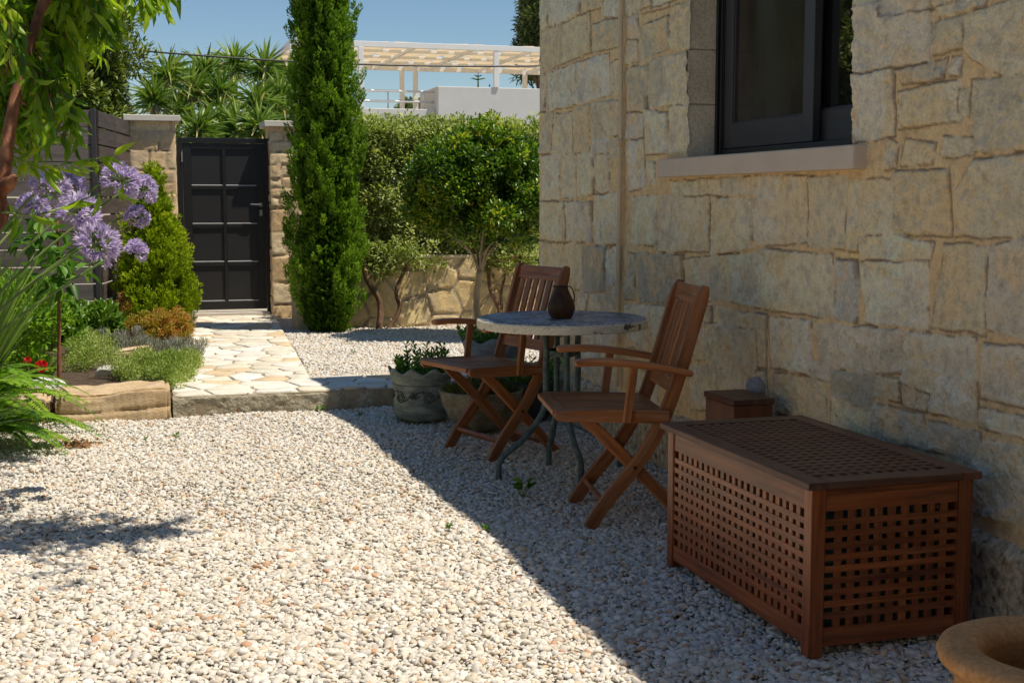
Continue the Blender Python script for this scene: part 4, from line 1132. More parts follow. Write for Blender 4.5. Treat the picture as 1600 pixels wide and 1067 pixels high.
for q in range(nseg):
    for k in range(nb):
        p0 = a0 + dv * (Lf * q / nseg + .008); p1 = a0 + dv * (Lf * (q + 1) / nseg - .008); z_ = .1 + (k + .5) * bh
        m_.bar(p0 + Vector((0, 0, z_)), p1 + Vector((0, 0, z_)), .022, bh - .012)
rel(m_.build('boards', M['fence'], bevel=.003), fs_)
for q in range(nseg + 1):
    p = a0 + dv * (Lf * q / nseg) - nv_ * .035
    m_ = MB(); m_.bar(p + Vector((0, 0, .05)), p + Vector((0, 0, ftop + .01)), .05, .045, nv_); rel(m_.build('post', M['fencebacking'], bevel=.003), fs_)
m_ = MB()
for q in range(nseg):
    for k in range(nb):
        for e in (.03, Lf / nseg - .03):
            p = a0 + dv * (Lf * q / nseg + e) + nv_ * .012 + Vector((0, 0, .1 + (k + .5) * bh)); m_.bar(p, p + nv_ * .003, .009, .009)
rel(m_.build('screws', M['steel'], kind='stuff'), fs_)

# ------------------------------------------------------------------ cypress, thuja
def rings(x0, y0, prof, n, seed, inner=.35, plumes=None, lobes=9):
    """points in a column of revolution broken into upward plumes; returns P, outward dir, depth(0 outside..1 core)"""
    r_ = np.random.default_rng(seed); zz_ = np.array([p[0] for p in prof]); rr_ = np.array([p[1] for p in prof])
    wgt = rr_ * 1.0; zc = np.interp(r_.random(n), np.cumsum(np.r_[0, (wgt[1:] + wgt[:-1]) / 2 * np.diff(zz_)]) / np.sum((wgt[1:] + wgt[:-1]) / 2 * np.diff(zz_)), zz_)
    return zc, np.interp(zc, zz_, rr_)
def plume_column(t, prof, n_pl, per, seed, mat, Lr=(.03, .055), Wl=.014, pl_h=(.45, .9), pl_r=(.06, .11), up=1.6, name='foliage'):
    r_ = np.random.default_rng(seed); zz_ = np.array([p[0] for p in prof]); rr_ = np.array([p[1] for p in prof])
    cw_ = np.cumsum(np.r_[0, (rr_[1:] + rr_[:-1]) / 2 * np.diff(zz_)]); cw_ /= cw_[-1]
    zb = np.interp((np.arange(n_pl) + r_.random(n_pl)) / n_pl, cw_, zz_); an = r_.uniform(0, 2 * np.pi, n_pl)
    P, D, RN = [], [], []
    nsp = 22
    for k in range(n_pl):
        hgt = r_.uniform(*pl_h); pr_ = r_.uniform(*pl_r); off = r_.uniform(.74, 1.12); shade = r_.normal(0, .10); z0k = zb[k] - hgt * .5
        c, s_ = np.cos(an[k]), np.sin(an[k]); lean = r_.normal(0, .05, 2)
        for j in range(nsp):
            f = (j + r_.random()) / nsp; th = r_.uniform(0, 2 * np.pi); rs = pr_ * np.sin(np.pi * np.clip(f * .88 + .10, 0, 1)) ** .8 * np.sqrt(r_.uniform(.25, 1))
            z_ = z0k + f * hgt; R_ = np.interp(np.clip(z_, zz_[0], zz_[-1]), zz_, rr_); ctr = max(R_ - pr_ * .8, 0) * off
            b0 = np.array([ctr * c + rs * np.cos(th) + lean[0] * f, ctr * s_ + rs * np.sin(th) + lean[1] * f, z_])
            ax = np.array([np.cos(th) * .45 + c * .25, np.sin(th) * .45 + s_ * .25, up]); ax /= np.linalg.norm(ax)
            m = max(4, int(per / nsp * r_.uniform(.7, 1.3))); sl_ = r_.uniform(.07, .15) * (pr_ / .09) ** .5; g = r_.random(m)
            side = r_.normal(size=(m, 3)); side -= (side @ ax)[:, None] * ax[None]; side /= np.linalg.norm(side, axis=1, keepdims=True)
            wd = sl_ * .17 * np.sin(np.pi * np.clip(g * .8 + .15, 0, 1))
            P.append(b0[None] + ax[None] * (g * sl_)[:, None] + side * wd[:, None]); D.append(side * .55 + ax[None] * 1.1)
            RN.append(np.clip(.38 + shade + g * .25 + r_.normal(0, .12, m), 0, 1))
    P, D, RN = map(np.concatenate, (P, D, RN))
    k = P[:, 2] > .0; P, D, RN = P[k], D[k], RN[k]
    # core so the column is opaque
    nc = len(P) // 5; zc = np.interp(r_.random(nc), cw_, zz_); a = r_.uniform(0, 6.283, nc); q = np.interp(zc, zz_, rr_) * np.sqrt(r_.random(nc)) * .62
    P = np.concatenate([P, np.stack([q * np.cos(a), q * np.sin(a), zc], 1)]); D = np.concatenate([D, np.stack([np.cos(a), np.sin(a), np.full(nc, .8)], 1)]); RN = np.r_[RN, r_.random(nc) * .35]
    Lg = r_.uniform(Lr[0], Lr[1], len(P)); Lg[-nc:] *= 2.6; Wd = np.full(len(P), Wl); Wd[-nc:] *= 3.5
    return leaves(name, P, D + r_.normal(0, .3, D.shape), Lg, Wd, mat, t, rnd=RN, kind='tiny', seed=seed)
cyp = wy(515, 515, 12.15); cp = (wy(513, 500, 12.15)[0], 12.15)
CYP = empty('cypress_tree', (cp[0], cp[1], .08), label='tall dark green columnar cypress right of the gate', cat='tree')
sc_ = 12.4 / FPX
prof = [(.0, .20), (.12, .29), (.30, .34), (.55, .355), (.8, .335), (1.1, .30), (1.4, .30), (1.7, .325), (1.95, .33), (2.3, .31), (2.7, .28), (3.1, .25), (3.6, .21), (4.1, .16), (4.6, .10), (5.0, .03)]
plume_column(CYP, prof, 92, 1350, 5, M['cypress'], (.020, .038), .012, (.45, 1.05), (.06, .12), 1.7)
m_ = MB(); m_.tube([(0, 0, -.05), (.01, 0, 1.5), (0, .02, 3.5), (0, 0, 4.8)], [.06, .05, .03, .01], 10); m_.build('trunk', M['bark'], CYP, smooth=True)
tp_ = wy(240, 400, 12.5)
THU = empty('conical_thuja', (wy(241, 400, 12.5)[0], 12.5, .08), label='bright yellow green conical thuja left of the gate', cat='tree')
prof = [(.0, .27), (.15, .33), (.35, .345), (.55, .31), (.8, .24), (1.05, .16), (1.25, .09), (1.42, .03), (1.47, .01)]
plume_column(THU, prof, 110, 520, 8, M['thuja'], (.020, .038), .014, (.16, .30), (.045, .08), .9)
m_ = MB(); m_.tube([(0, 0, -.05), (.01, 0, .7), (0, 0, 1.3)], [.035, .025, .01], 8); m_.build('trunk', M['bark'], THU, smooth=True)

# ------------------------------------------------------------------ clumped crowns
def crown(t, clusters, per, L, W, mat, seed, name='foliage', jitter=.6, up=.3, kind='leaf', bias=0.0, droop=.15, spread=1.0):
    """clusters: (x, y, z, radius)"""
    r_ = np.random.default_rng(seed); C_ = np.array([c[:3] for c in clusters]); Rr = np.array([c[3] for c in clusters]); n = len(C_)
    cnt = np.maximum((per * (Rr / Rr.mean()) ** 2).astype(int), 3); ix = np.repeat(np.arange(n), cnt)
    d = sph(len(ix), r_); q = r_.random(len(ix)) ** .45
    P = C_[ix] + d * (Rr[ix] * q)[:, None] * spread
    D = d + np.array([0, 0, up]) + r_.normal(0, jitter, d.shape)
    rn = np.clip(r_.normal(.45 + bias, .2, len(ix)) + r_.normal(0, .10, n)[ix], 0, 1)
    return leaves(name, P, D, L * r_.uniform(.65, 1.15, len(ix)), W * r_.uniform(.8, 1.15, len(ix)), mat, t, rnd=rn, kind=kind, seed=seed, nrm=np.broadcast_to([0, 0, 1.0], D.shape), droop=droop)
def ell_clusters(n, c, rad, cr, seed, shell=.55, zmin=-1, noise_=.12):
    r_ = np.random.default_rng(seed); out = []
    while len(out) < n:
        d = sph(1, r_)[0]
        if d[2] < zmin: continue
        q = (shell + (1 - shell) * r_.random() ** .7) * (1 + noise_ * r_.normal())
        out.append((c[0] + d[0] * rad[0] * q, c[1] + d[1] * rad[1] * q, c[2] + d[2] * rad[2] * q, r_.uniform(*cr)))
    return out
# silvery hedge (one continuous clipped hedge) above the low wall
HX0, HX1 = wy(542, 300, 12.9)[0], 5.6; HZ1 = wy(700, 190, 12.9)[2]
HG = empty('clipped_hedge', (3.2, 12.95, .08), label='tall silvery green clipped hedge above the low stone wall', cat='hedge')
r_ = np.random.default_rng(17); cl_ = []
for k in range(900):
    x = r_.uniform(HX0, HX1); f = r_.random()
    z_ = r_.uniform(.66, HZ1 - .10)
    y = 12.50 + .07 * math.sin(x * 5) + r_.normal(0, .05) if r_.random() < .75 else r_.uniform(12.6, 13.4)
    if r_.random() < .22: z_ = HZ1 - .09 + r_.normal(0, .035); y = r_.uniform(12.55, 13.4)
    cl_.append((x - 3.2, y - 12.95, z_ - .08, r_.uniform(.07, .13)))
# ragged lower hem, hanging in front of the wall here and there
for k in range(40):
    x = r_.choice([wy(585, 300, 12.5)[0] + r_.normal(0, .16), wy(650, 300, 12.5)[0] + r_.normal(0, .18), wy(600, 300, 12.5)[0] + r_.normal(0, .1), wy(810, 300, 12.5)[0] + r_.normal(0, .15)]); cl_.append((x - 3.2, 12.30 - 12.95 + r_.normal(0, .05), r_.uniform(.54, .82), r_.uniform(.05, .09)))
crown(HG, cl_, 92, .048, .022, M['hedge'], 18, jitter=.5, up=.5)
# dense inner leaves so it is opaque
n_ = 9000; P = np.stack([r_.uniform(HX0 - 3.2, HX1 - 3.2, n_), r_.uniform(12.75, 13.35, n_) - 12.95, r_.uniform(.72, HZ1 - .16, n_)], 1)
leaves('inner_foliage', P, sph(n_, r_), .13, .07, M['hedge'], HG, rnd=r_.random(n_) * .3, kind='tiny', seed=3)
for (ua, va, ub, vb, yy, rd) in ((592, 505, 570, 330, 12.2, .030), (604, 500, 655, 380, 12.22, .022), (790, 505, 762, 380, 12.25, .025), (800, 500, 812, 350, 12.2, .028), (770, 500, 800, 395, 12.28, .018)):
    p0 = wy(ua, va, yy); p1 = wy(ub, vb, yy + .25); p0[2] = .06; mid = (p0 + p1) / 2 + np.array([random.uniform(-.09, .09), -.05, 0]); q1 = p0 * .75 + p1 * .25 + np.array([random.uniform(-.03, .05), 0, 0])
    m_ = MB(); m_.tube(bez([p0, q1, mid, p1], 5), list(np.linspace(rd * 1.15, rd * .6, 16)), 9); rel(m_.build('trunk', M['bark'], HG, smooth=True), HG)
# lower small sprigs on the trunks
# round-headed clipped tree
TYP = (wy(745, 490, 11.25)[0], 11.25)
TG = empty('round_headed_tree', (TYP[0], TYP[1], .08), label='clipped ball headed tree with yellow tipped glossy leaves before the hedge', cat='tree')
cc = wy(752, 300, 11.25); zc = cc[2] - .08; rd = 103 / FPX * 11.6
cl_ = ell_clusters(270, (cc[0] - TYP[0], 0, zc + .01), (rd * 1.06, rd * .98, rd * .98), (.055, .12), 6, .70, -.8, .09)
r2 = np.random.default_rng(31)
crown(TG, cl_, 120, .052, .024, M['topiary'], 7, jitter=.45, up=.6)
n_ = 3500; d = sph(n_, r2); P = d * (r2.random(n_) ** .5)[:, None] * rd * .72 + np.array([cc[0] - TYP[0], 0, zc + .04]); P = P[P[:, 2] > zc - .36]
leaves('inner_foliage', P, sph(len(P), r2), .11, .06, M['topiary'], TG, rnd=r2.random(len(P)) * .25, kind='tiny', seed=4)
hh0 = wy(748, 415, 11.25)[2] - .08
m_ = MB(); fork = Vector((0.03, 0, hh0 - .04))
m_.tube(bez([(0, 0, -.05), (.012, 0, .15), (.0, .01, .35), fork], 6), list(np.linspace(.034, .026, 19)), 10)
for (dx, dy, dz, rr_) in ((-.20, .02, .26, .017), (.24, -.03, .30, .018), (-.05, .15, .34, .014), (.09, .1, .36, .015), (-.33, -.05, .36, .010), (.12, -.12, .3, .012), (.02, -.05, .36, .012)):
    e = fork + Vector((dx, dy, dz)); mi = fork + Vector((dx * .35, dy * .4, dz * .55)); m_.tube(bez([fork - Vector((0, 0, .03)), mi, e, e + Vector((dx * .3, dy * .3, .15))], 5), list(np.linspace(rr_, rr_ * .4, 16)), 8)
m_.build('trunk', M['palebark'], TG, smooth=True)

# ------------------------------------------------------------------ yuccas beyond the gate
def yucca(label, base, heads, seed):
    r_ = np.random.default_rng(seed)
    t = empty('yucca_tree', base, label=label, cat='tree', group='spiky yuccas behind the gate'); b0 = Vector(base)
    for (hx_, hy_, hz_, L) in heads:
        h_ = Vector((hx_, hy_, hz_)) - b0
        m_ = MB(); m_.tube(bez([(0 + h_.x * .1, h_.y * .2, 0), (h_.x * .6, h_.y * .6, h_.z * .5), h_], 5), list(np.linspace(.09, .05, 11)), 9); m_.build('trunk', M['palebark'], t, smooth=True)
        n = 150; a = r_.uniform(0, 6.283, n); e = np.arcsin(np.clip(r_.uniform(-.75, 1, n), -1, 1))
        D = np.stack([np.cos(a) * np.cos(e), np.sin(a) * np.cos(e), np.sin(e) + .12], 1)
        P = np.array(h_)[None] + D * .03 + np.stack([np.zeros(n), np.zeros(n), np.linspace(-.16, .06, n)], 1)
        rn = np.clip(.35 + .3 * np.sin(e) + r_.normal(0, .2, n), 0, 1); rn = np.where((e < -.45) & (r_.random(n) < .5), 1.0, rn)
        leaves('leaf_rosette', P, D, L * r_.uniform(.72, 1.05, n) * .92, .036, M['yucca'], t, rnd=rn, kind='blade', droop=.10, seed=seed, fold=.5)
def YH(u, v, y, L=.42): p = wy(u, v, y); return (p[0], p[1], p[2], L)
yucca('spiky yucca clump on the left, above the left gate pillar', (wy(262, 300, 16.8)[0], 16.8, 0), [YH(240, 150, 16.6, .36), YH(262, 112, 16.9, .40), YH(300, 135, 17.2, .40), YH(275, 170, 17.0, .38)], 3)
yucca('spiky yucca clump rising behind the middle of the gate', (wy(350, 300, 17.6)[0], 17.6, 0), [YH(322, 112, 17.5, .42), YH(366, 98, 17.8, .45), YH(345, 142, 17.2, .42)], 4)
yucca('spiky yucca clump partly behind the cypress', (wy(415, 300, 17.2)[0], 17.2, 0), [YH(415, 105, 17.6, .42), YH(402, 160, 16.8, .46), YH(440, 150, 17.0, .42), YH(452, 118, 17.8, .4), YH(430, 190, 16.9, .4)], 5)
yucca('low broad yucca rosettes directly over the gate top', (wy(320, 300, 15.6)[0], 15.6, 0), [YH(310, 200, 15.6, .46), YH(372, 200, 15.8, .40), YH(405, 196, 15.5, .38), YH(345, 190, 16.2, .40)], 6)
yucca('small yucca head between fence and left gate pillar', (wy(188, 300, 16)[0], 16.0, 0), [YH(188, 200, 16.0, .34)], 7)
m_ = MB(); c0, c1 = wy(120, 70, 16.2), wy(900, 102, 16.2)
cpts = [Vector(c0).lerp(Vector(c1), f) - Vector((0, 0, .10 * 4 * f * (1 - f))) for f in np.linspace(-1.2, 1.6, 40)]
m_.tube(cpts, .011, 6, True); m_.build('overhead_cable', M['wire'], label='black overhead cable strung across the sky above the gate', cat='cable')

# ------------------------------------------------------------------ trees behind the fence on the left
def broad_tree(name, label, base, cen, rad, ncl, per, L, W, mat, seed, cr=(.12, .24), trunk=.10, shell=.6, group=None, clusters=None):
    t = empty(name, base, label=label, cat='tree')
    if group: t['group'] = group
    c = np.array(cen) - np.array(base)
    cl2 = clusters if clusters else ell_clusters(ncl, c, rad, cr, seed, shell, -1, .13)
    crown(t, cl2, per, L, W, mat, seed + 1, jitter=.5, up=.3)
    r_ = np.random.default_rng(seed + 2); m_ = MB()
    m_.tube(bez([(0, 0, -.1), (c[0] * .2 + .05, c[1] * .2, c[2] * .35), (c[0] * .6, c[1] * .6, c[2] * .75), tuple(c)], 5), list(np.linspace(trunk, trunk * .5, 16)), 10)
    for k in range(9):
        q = cl2[int(r_.integers(len(cl2)))]; s0_ = Vector(c * r_.uniform(.45, .8)); e = Vector(q[:3]); m_.tube(bez([s0_, s0_.lerp(e, .5) + Vector((0, 0, .1)), e], 4), list(np.linspace(trunk * .35, trunk * .08, 9)), 6)
    m_.build('trunk', M['bark'], t, smooth=True)
    return t
tc = wy(118, 95, 13.6)
t1 = broad_tree('olive_tree', 'dense dark olive leaved tree behind the fence on the left', (tc[0] - .3, 14.6, 0), (tc[0] - .08, 14.4, 2.55), (.52, .6, 1.45), 260, 260, .075, .030, M['olive'], 51, (.12, .22))
t2 = broad_tree('shade_tree', 'big dark leaved tree behind the slat fence at the far left', (-3.0, 14.6, 0), (-2.7, 14.4, 2.9), (1.25, 1.1, 1.5), 300, 230, .09, .04, M['olive'], 57, (.16, .30), .14)
far = [(828, 90, 52, 1.5, 2.2), (812, 55, 60, 1.0, 1.2), (838, 30, 50, 1.1, 1.6)]
p = wy(838, 60, 52); t3 = broad_tree('eucalyptus_tree', 'feathery tall tree behind the pergola at the house corner', (p[0] + .5, 52, 0), (p[0] + .3, 52, p[2] + .2), (1.0, 1.4, 2.1), 60, 170, .26, .09, M['fartree'], 71, (.3, .55), .2, .3)
p = wy(640, 168, 47); t4 = broad_tree('garden_tree', 'small green treetop seen through the terrace railing', (p[0], 47, 0), (p[0], 47, p[2] - .05), (.45, .45, .30), 14, 70, .16, .08, M['fartree'], 73, (.15, .25), .08)

# ------------------------------------------------------------------ neighbour's house with roof terrace and pergola
BY = 38.0
bl = wy(684, 135, BY); btop = bl[2]
nb_h = empty('neighbour_house', (bl[0] + 5, BY + 5, 0), label='grey rendered neighbouring house with a roof terrace beyond the hedge', cat='house')
m_ = MB(); m_.b2((bl[0], BY, 0), (bl[0] + 12, BY + 2.4, btop)); rel(m_.build('stair_block', M['greywall'], bevel=.02), nb_h)
tf = wy(600, 170, BY + .4)[2]; tl = wy(452, 170, BY)[0]
m_ = MB(); m_.b2((tl - .6, BY + .3, 0), (bl[0] - .003, BY + 9, tf)); m_.b2((bl[0] - .003, BY + 2.403, 0), (bl[0] + 12, BY + 9, tf - .5)); rel(m_.build('wall', M['greywall'], bevel=.02), nb_h)
m_ = MB(); ry = BY + .5
for z_ in (tf + .22, tf + .52, ): m_.tube([(tl - .4, ry, z_), (bl[0] - .01, ry, z_)], .035, 8)
for k in range(5): x = tl - .3 + k * (bl[0] - tl) / 4; m_.tube([(x, ry, tf), (x, ry, tf + .52)], .025, 8)
rel(m_.build('railing', M['whitepaint'], smooth=True), nb_h)
pg = empty('pergola', (bl[0], BY + 3, tf), label='white metal pergola shaded by woven cream canvas on the roof terrace', cat='pergola')
pA = wy(457, 64, BY); pB = wy(845, 82, BY); zN = wy(650, 72, BY)[2]
px0 = pA[0]; px1 = bl[0] + 12.0; PYF = BY + 6.6; zP = zN
def pgb(nm, mb, **k): return rel(mb.build(nm, M['whitepaint'], bevel=.01), pg)
def pbar(a, b, w_=.16, t_=.12): mm = MB(); mm.bar(a, b, t_, w_); return mm
pgb('beam', pbar((px0, BY, zP), (px1, BY, zP))); pgb('beam', pbar((px0, PYF, zP), (px1, PYF, zP)))
pgb('beam', pbar((px0, BY + .07, zP), (px0, PYF - .07, zP)))
nrf = 9
for k in range(1, nrf): x = px0 + (px1 - px0) * k / nrf; pgb('rafter', pbar((x, BY + .07, zP - .01), (x, PYF - .07, zP - .01), .10, .07))
for k in (1, 2, 3): y = BY + 6.6 * k / 4; pgb('rafter', pbar((px0 + .07, y, zP + .01), (px1, y, zP + .01), .08, .06))
for (u, yy, zb) in ((457, BY, tf), (564, BY, tf), (775, BY + .02, btop), (628, PYF, tf), (649, BY + 4.5, tf), (820, PYF, tf), (440, PYF, tf)):
    x = wy(u, 120, yy)[0]; mm = MB(); mm.b2((x - .075, yy - .072, zb), (x + .075, yy + .072, zP - .081)); pgb('post', mm)
# canvas woven between the bars: square cloths with diamond gaps
V, F = [], []
ncx, ncy = 22, 8; sx, sy = (px1 - px0) / ncx, 6.6 / ncy
cr_ = np.random.default_rng(2)
for i in range(ncx):
    for j in range(ncy):
        x, y = px0 + i * sx, BY + j * sy; z_ = zP + .09; g_ = .30 if (i + j) % 2 else .05
        ring = [(x + sx * g_, y), (x + sx * (1 - g_), y), (x + sx, y + sy * g_), (x + sx, y + sy * (1 - g_)), (x + sx * (1 - g_), y + sy), (x + sx * g_, y + sy), (x, y + sy * (1 - g_)), (x, y + sy * g_)]
        b0 = len(V); V += [(a, b, z_ + .03 * math.sin(a * 3) * math.sin(b * 2.3)) for a, b in ring]; V.append((x + sx / 2, y + sy / 2, z_ - .07))
        F += [(b0 + k, b0 + (k + 1) % 8, b0 + 8) for k in range(8)]
rel(np_mesh('canvas', np.array(V), np.array(F), 3, M['canvas']), pg)
ap = wy(747, 134, BY + 1.2); ar = empty('potted_araucaria', (ap[0], BY + 1.2, btop), label='tiny tiered conifer standing on the grey parapet', cat='plant')
m_ = MB(); m_.tube([(0, 0, 0), (0, 0, .52)], [.03, .012], 6)
for z_, l in ((.42, .12), (.33, .24), (.02, .16)):
    for k in range(7): a = k * .9; m_.tube([(0, 0, z_), (math.cos(a) * l, math.sin(a) * l, z_ + .04)], [.022, .006], 5)
m_.build('branches', M['cypress'], ar)
ap = wy(765, 135, BY + 1.3); m_ = MB(); m_.tube([(0, 0, 0), (0, 0, .22)], .012, 6); m_.tube([(-.04, 0, .17), (.04, 0, .17)], .008, 5)
m_.build('antenna', M['wire'], label='short thin antenna on the grey parapet', cat='antenna').location = (ap[0], BY + 1.3, btop)

# ------------------------------------------------------------------ left planting: blocks, rocks, herbs
def rock(name, loc, size, mat, seed, sub=4, rough=.10, label=None, cat='rock', box=False, rz=0, parent=None):
    import bmesh
    r_ = np.random.default_rng(seed); v, f = ico(sub)
    if box: v = np.sign(v) * np.abs(v) ** .28; v /= np.abs(v).max()
    for c in range(6 if not box else 3):
        d = r_.normal(size=3); d /= np.linalg.norm(d); h = r_.uniform(.6, .95) * (1.35 if box else 1); ov = np.maximum(v @ d - h, 0); v = v - ov[:, None] * d[None] * .9
    w1 = r_.uniform(1.5, 3, (6, 3)); ph = r_.uniform(0, 6, 6); nn = sum(np.sin(v @ w1[k] * (1 + k * .8) + ph[k]) / (1 + k * .7) for k in range(6)) * rough * .3
    v = v * (1 + nn)[:, None] * (1 + r_.normal(0, rough * .06, len(v)))[:, None]
    v = v * np.array(size) / 2
    o = np_mesh(name, v, f, 3, mat, parent, True)
    if label: tag(o, label, cat)
    o.location = loc; o.rotation_euler = (0, 0, rz); return o
def block(name, x0, x1, y0, y1, z0_, z1_, seed, mat, label=None, parent=None, step=.012, rough=.018, cat='stone block'):
    """rough sawn block: subdivided box pushed by noise, with a horizontal bedding crack"""
    nx, ny, nz = max(2, int((x1 - x0) / step)), max(2, int((y1 - y0) / step)), max(2, int((z1_ - z0_) / step))
    V, F = [], []
    def face(o, a, b, na, nb):
        b0 = len(V)
        for i in range(nb + 1):
            for j in range(na + 1): V.append(np.array(o) + np.array(a) * j / na + np.array(b) * i / nb)
        for i in range(nb):
            for j in range(na): k = b0 + i * (na + 1) + j; F.append((k, k + 1, k + na + 2, k + na + 1))
    X_, Y_, Z_ = x1 - x0, y1 - y0, z1_ - z0_
    face((x0, y0, z0_), (X_, 0, 0), (0, 0, Z_), nx, nz); face((x0, y0, z1_), (X_, 0, 0), (0, Y_, 0), nx, ny)
    face((x1, y0, z0_), (0, Y_, 0), (0, 0, Z_), ny, nz); face((x0, y1, z0_), (0, -Y_, 0), (0, 0, Z_), ny, nz); face((x1, y1, z0_), (-X_, 0, 0), (0, 0, Z_), nx, nz)
    V = np.array(V); r_ = np.random.default_rng(seed); c = np.array([(x0 + x1) / 2, (y0 + y1) / 2, (z0_ + z1_) / 2])
    n = sum(np.sin(V @ r_.normal(0, 6 * 1.9 ** k, 3) + r_.uniform(0, 6)) * .62 ** k for k in range(7)) * rough * .55
    n2 = sum(np.sin(V @ r_.normal(0, 6 * 1.9 ** k, 3) + r_.uniform(0, 6)) * .62 ** k for k in range(7)) * rough * .55
    h = (V - c) / np.array([X_, Y_, Z_]) * 2; e = np.sort(np.abs(h), 1)[:, 1]; rd_ = np.clip((e - .86) / .14, 0, 1) ** 2 * .022
    V = V - h * rd_[:, None]
    V[:, 1] += n * (h[:, 1] < -.9) ; V[:, 2] += n2 * .8 * (h[:, 2] > .5) + .02 * np.sin(V[:, 0] * 7) * (h[:, 2] > .5) * rough / .018 * .6; V[:, 0] += n * .5 * (np.abs(h[:, 0]) > .98)
    cz = z0_ + Z_ * .42 + .012 * np.sin(V[:, 0] * 5); V[:, 1] += .016 * np.exp(-((V[:, 2] - cz) / .008) ** 2) * (h[:, 1] < -.8)
    V[:, 1] += (V[:, 2] < cz) * -.010 * (h[:, 1] < -.8)
    o = np_mesh(name, V, np.array(F), 4, mat, parent, True)
    if label: tag(o, label, cat)
    return o
block('sandstone_block', -.42, .250, 8.10, 8.52, -.03, .165, 4, M['sandblock'], 'long rough tan sandstone block edging the bed next to the step')
block('sandstone_block', -1.25, -.45, 8.13, 8.5, -.03, .12, 9, M['sandblock'], 'low sandstone edging block half hidden behind the fern')
rock('rock', (-.50, 8.62, .15), (.26, .20, .11), M['whiterock'], 3, label='flat white rock behind the long sandstone block near the red flowers')
q = gz(210, 572, .10); block('stone_slab', q[0] - .13, q[0] + .12, q[1], q[1] + .15, .04, .22, 14, M['sandblock'], 'upright tan stone slab among the thyme')
q = gz(178, 582, .12); rock('rock', (q[0], q[1], .12), (.26, .16, .11), M['whiterock'], 5, label='pale knobbly rock lying in the thyme behind the sandstone block')
q = gz(113, 520, .10); rock('rock', (q[0], q[1], .15), (.30, .2, .16), M['sandblock'], 8, label='tan rock at the back of the bed below the ivy leaves')
q = gz(285, 500, .10); 
def mound(name, label, pts, mat, cat='plant', per=160, L=.022, W=.008, seed=1, kind='tiny', up=.9, stems=None, jitter=.5, group=None, bias=0):
    """pts: (x, y, z, r) clumps in world metres"""
    c = np.mean(np.array(pts)[:, :3], 0); c[2] = .08
    t = empty(name, tuple(c), label=label, cat=cat)
    if group: t['group'] = group
    crown(t, [(p[0] - c[0], p[1] - c[1], p[2] - c[2], p[3]) for p in pts], per, L, W, mat, seed, jitter=jitter, up=up, kind=kind, bias=bias)
    sm = MB(); r_ = np.random.default_rng(seed)
    for k in range(14):
        p = pts[int(r_.integers(len(pts)))]; e = Vector((p[0] - c[0], p[1] - c[1], p[2] - c[2])); b0 = Vector((e.x * .5, e.y * .5, 0)); sm.tube([b0, b0.lerp(e, .6) + Vector((0, 0, .01)), e], [.004, .003, .0015], 5, False)
    sm.build('stems', stems or M['bark'], t)
    return t
def clumps(uv, n, hz, rr_, seed, zb=.10, su=12, sv=6):
    """clump centres scattered round ground spots seen at the given sight lines"""
    r_ = np.random.default_rng(seed); out = []
    for k in range(n):
        u, v = uv[k % len(uv)]; p = gz(u + r_.normal(0, su), v + r_.normal(0, sv), zb); out.append((p[0], p[1], zb + r_.uniform(.02, hz), r_.uniform(*rr_)))
    return out
mound('thyme_mound', 'bright green thyme with tiny white flowers spilling towards the path corner', clumps([(240, 592), (262, 600), (285, 598), (290, 585), (265, 582), (238, 580), (300, 578)], 60, .11, (.04, .08), 3, su=9, sv=4), M['thyme'], per=230, seed=21)
mound('thyme_mound', 'dry pinkish green thyme mound behind the long sandstone block', clumps([(125, 575), (150, 565), (180, 590), (140, 550), (165, 555), (205, 595), (215, 585), (120, 560)], 62, .14, (.04, .08), 4, su=9, sv=5), M['thyme'], per=210, seed=22, bias=.1)
mound('lavender_bush', 'grey lavender tufts beside the path in front of the purple shrub', clumps([(250, 560), (275, 556), (300, 560), (232, 550), (305, 570), (275, 560), (290, 560)], 44, .10, (.04, .07), 5, su=9, sv=4), M['greyherb'], per=150, L=.035, W=.006, seed=23, up=2.2)
mound('lavender_bush', 'grey lavender tufts in the middle of the bed left of the purple shrub', clumps([(185, 545), (205, 540), (170, 545), (160, 545)], 26, .10, (.04, .07), 6, su=9, sv=4), M['greyherb'], per=150, L=.035, W=.006, seed=24, up=2.2)
wf_ = []
r_ = np.random.default_rng(77)
def dome(uv, rad, hgt, n, cr, seed, zb=.1):
    r_ = np.random.default_rng(seed); p = gz(*uv, zb); out = []
    for k in range(n):
        d = sph(1, r_)[0]; d[2] = abs(d[2]); q = r_.uniform(.55, 1.0); out.append((p[0] + d[0] * rad * q, p[1] + d[1] * rad * q, zb + .02 + d[2] * hgt * q, r_.uniform(*cr)))
    return out
mound('barberry_shrub', 'low rounded shrub with purple red and green leaves beside the path', dome((262, 534), .21, .27, 70, (.04, .07), 8) + dome((225, 530), .15, .22, 30, (.04, .06), 18), M['barberry'], per=150, L=.020, W=.011, seed=26, kind='leaf', up=.7)
mound('barberry_shrub', 'second purple red leaved shrub further back left of the first', dome((206, 522), .20, .32, 60, (.04, .07), 9), M['barberry'], per=150, L=.020, W=.011, seed=27, kind='leaf', up=.7, bias=.12)
mound('ivy_patch', 'dark green broad leaved plants at the foot of the slat fence', clumps([(100, 535), (125, 532), (150, 530), (172, 528), (80, 540), (60, 545), (110, 525), (140, 522)], 70, .24, (.06, .10), 10, su=12, sv=4), M['strap'], per=46, L=.085, W=.042, seed=28, kind='leaf', up=.9)
mound('leafy_plant', 'soft green leafy plant behind the fern at the left edge', clumps([(20, 590), (50, 580), (5, 570), (40, 600), (75, 560), (0, 550)], 70, .62, (.07, .12), 11, su=22, sv=5), M['fern'], per=70, L=.06, W=.022, seed=29, kind='leaf', up=1.0)

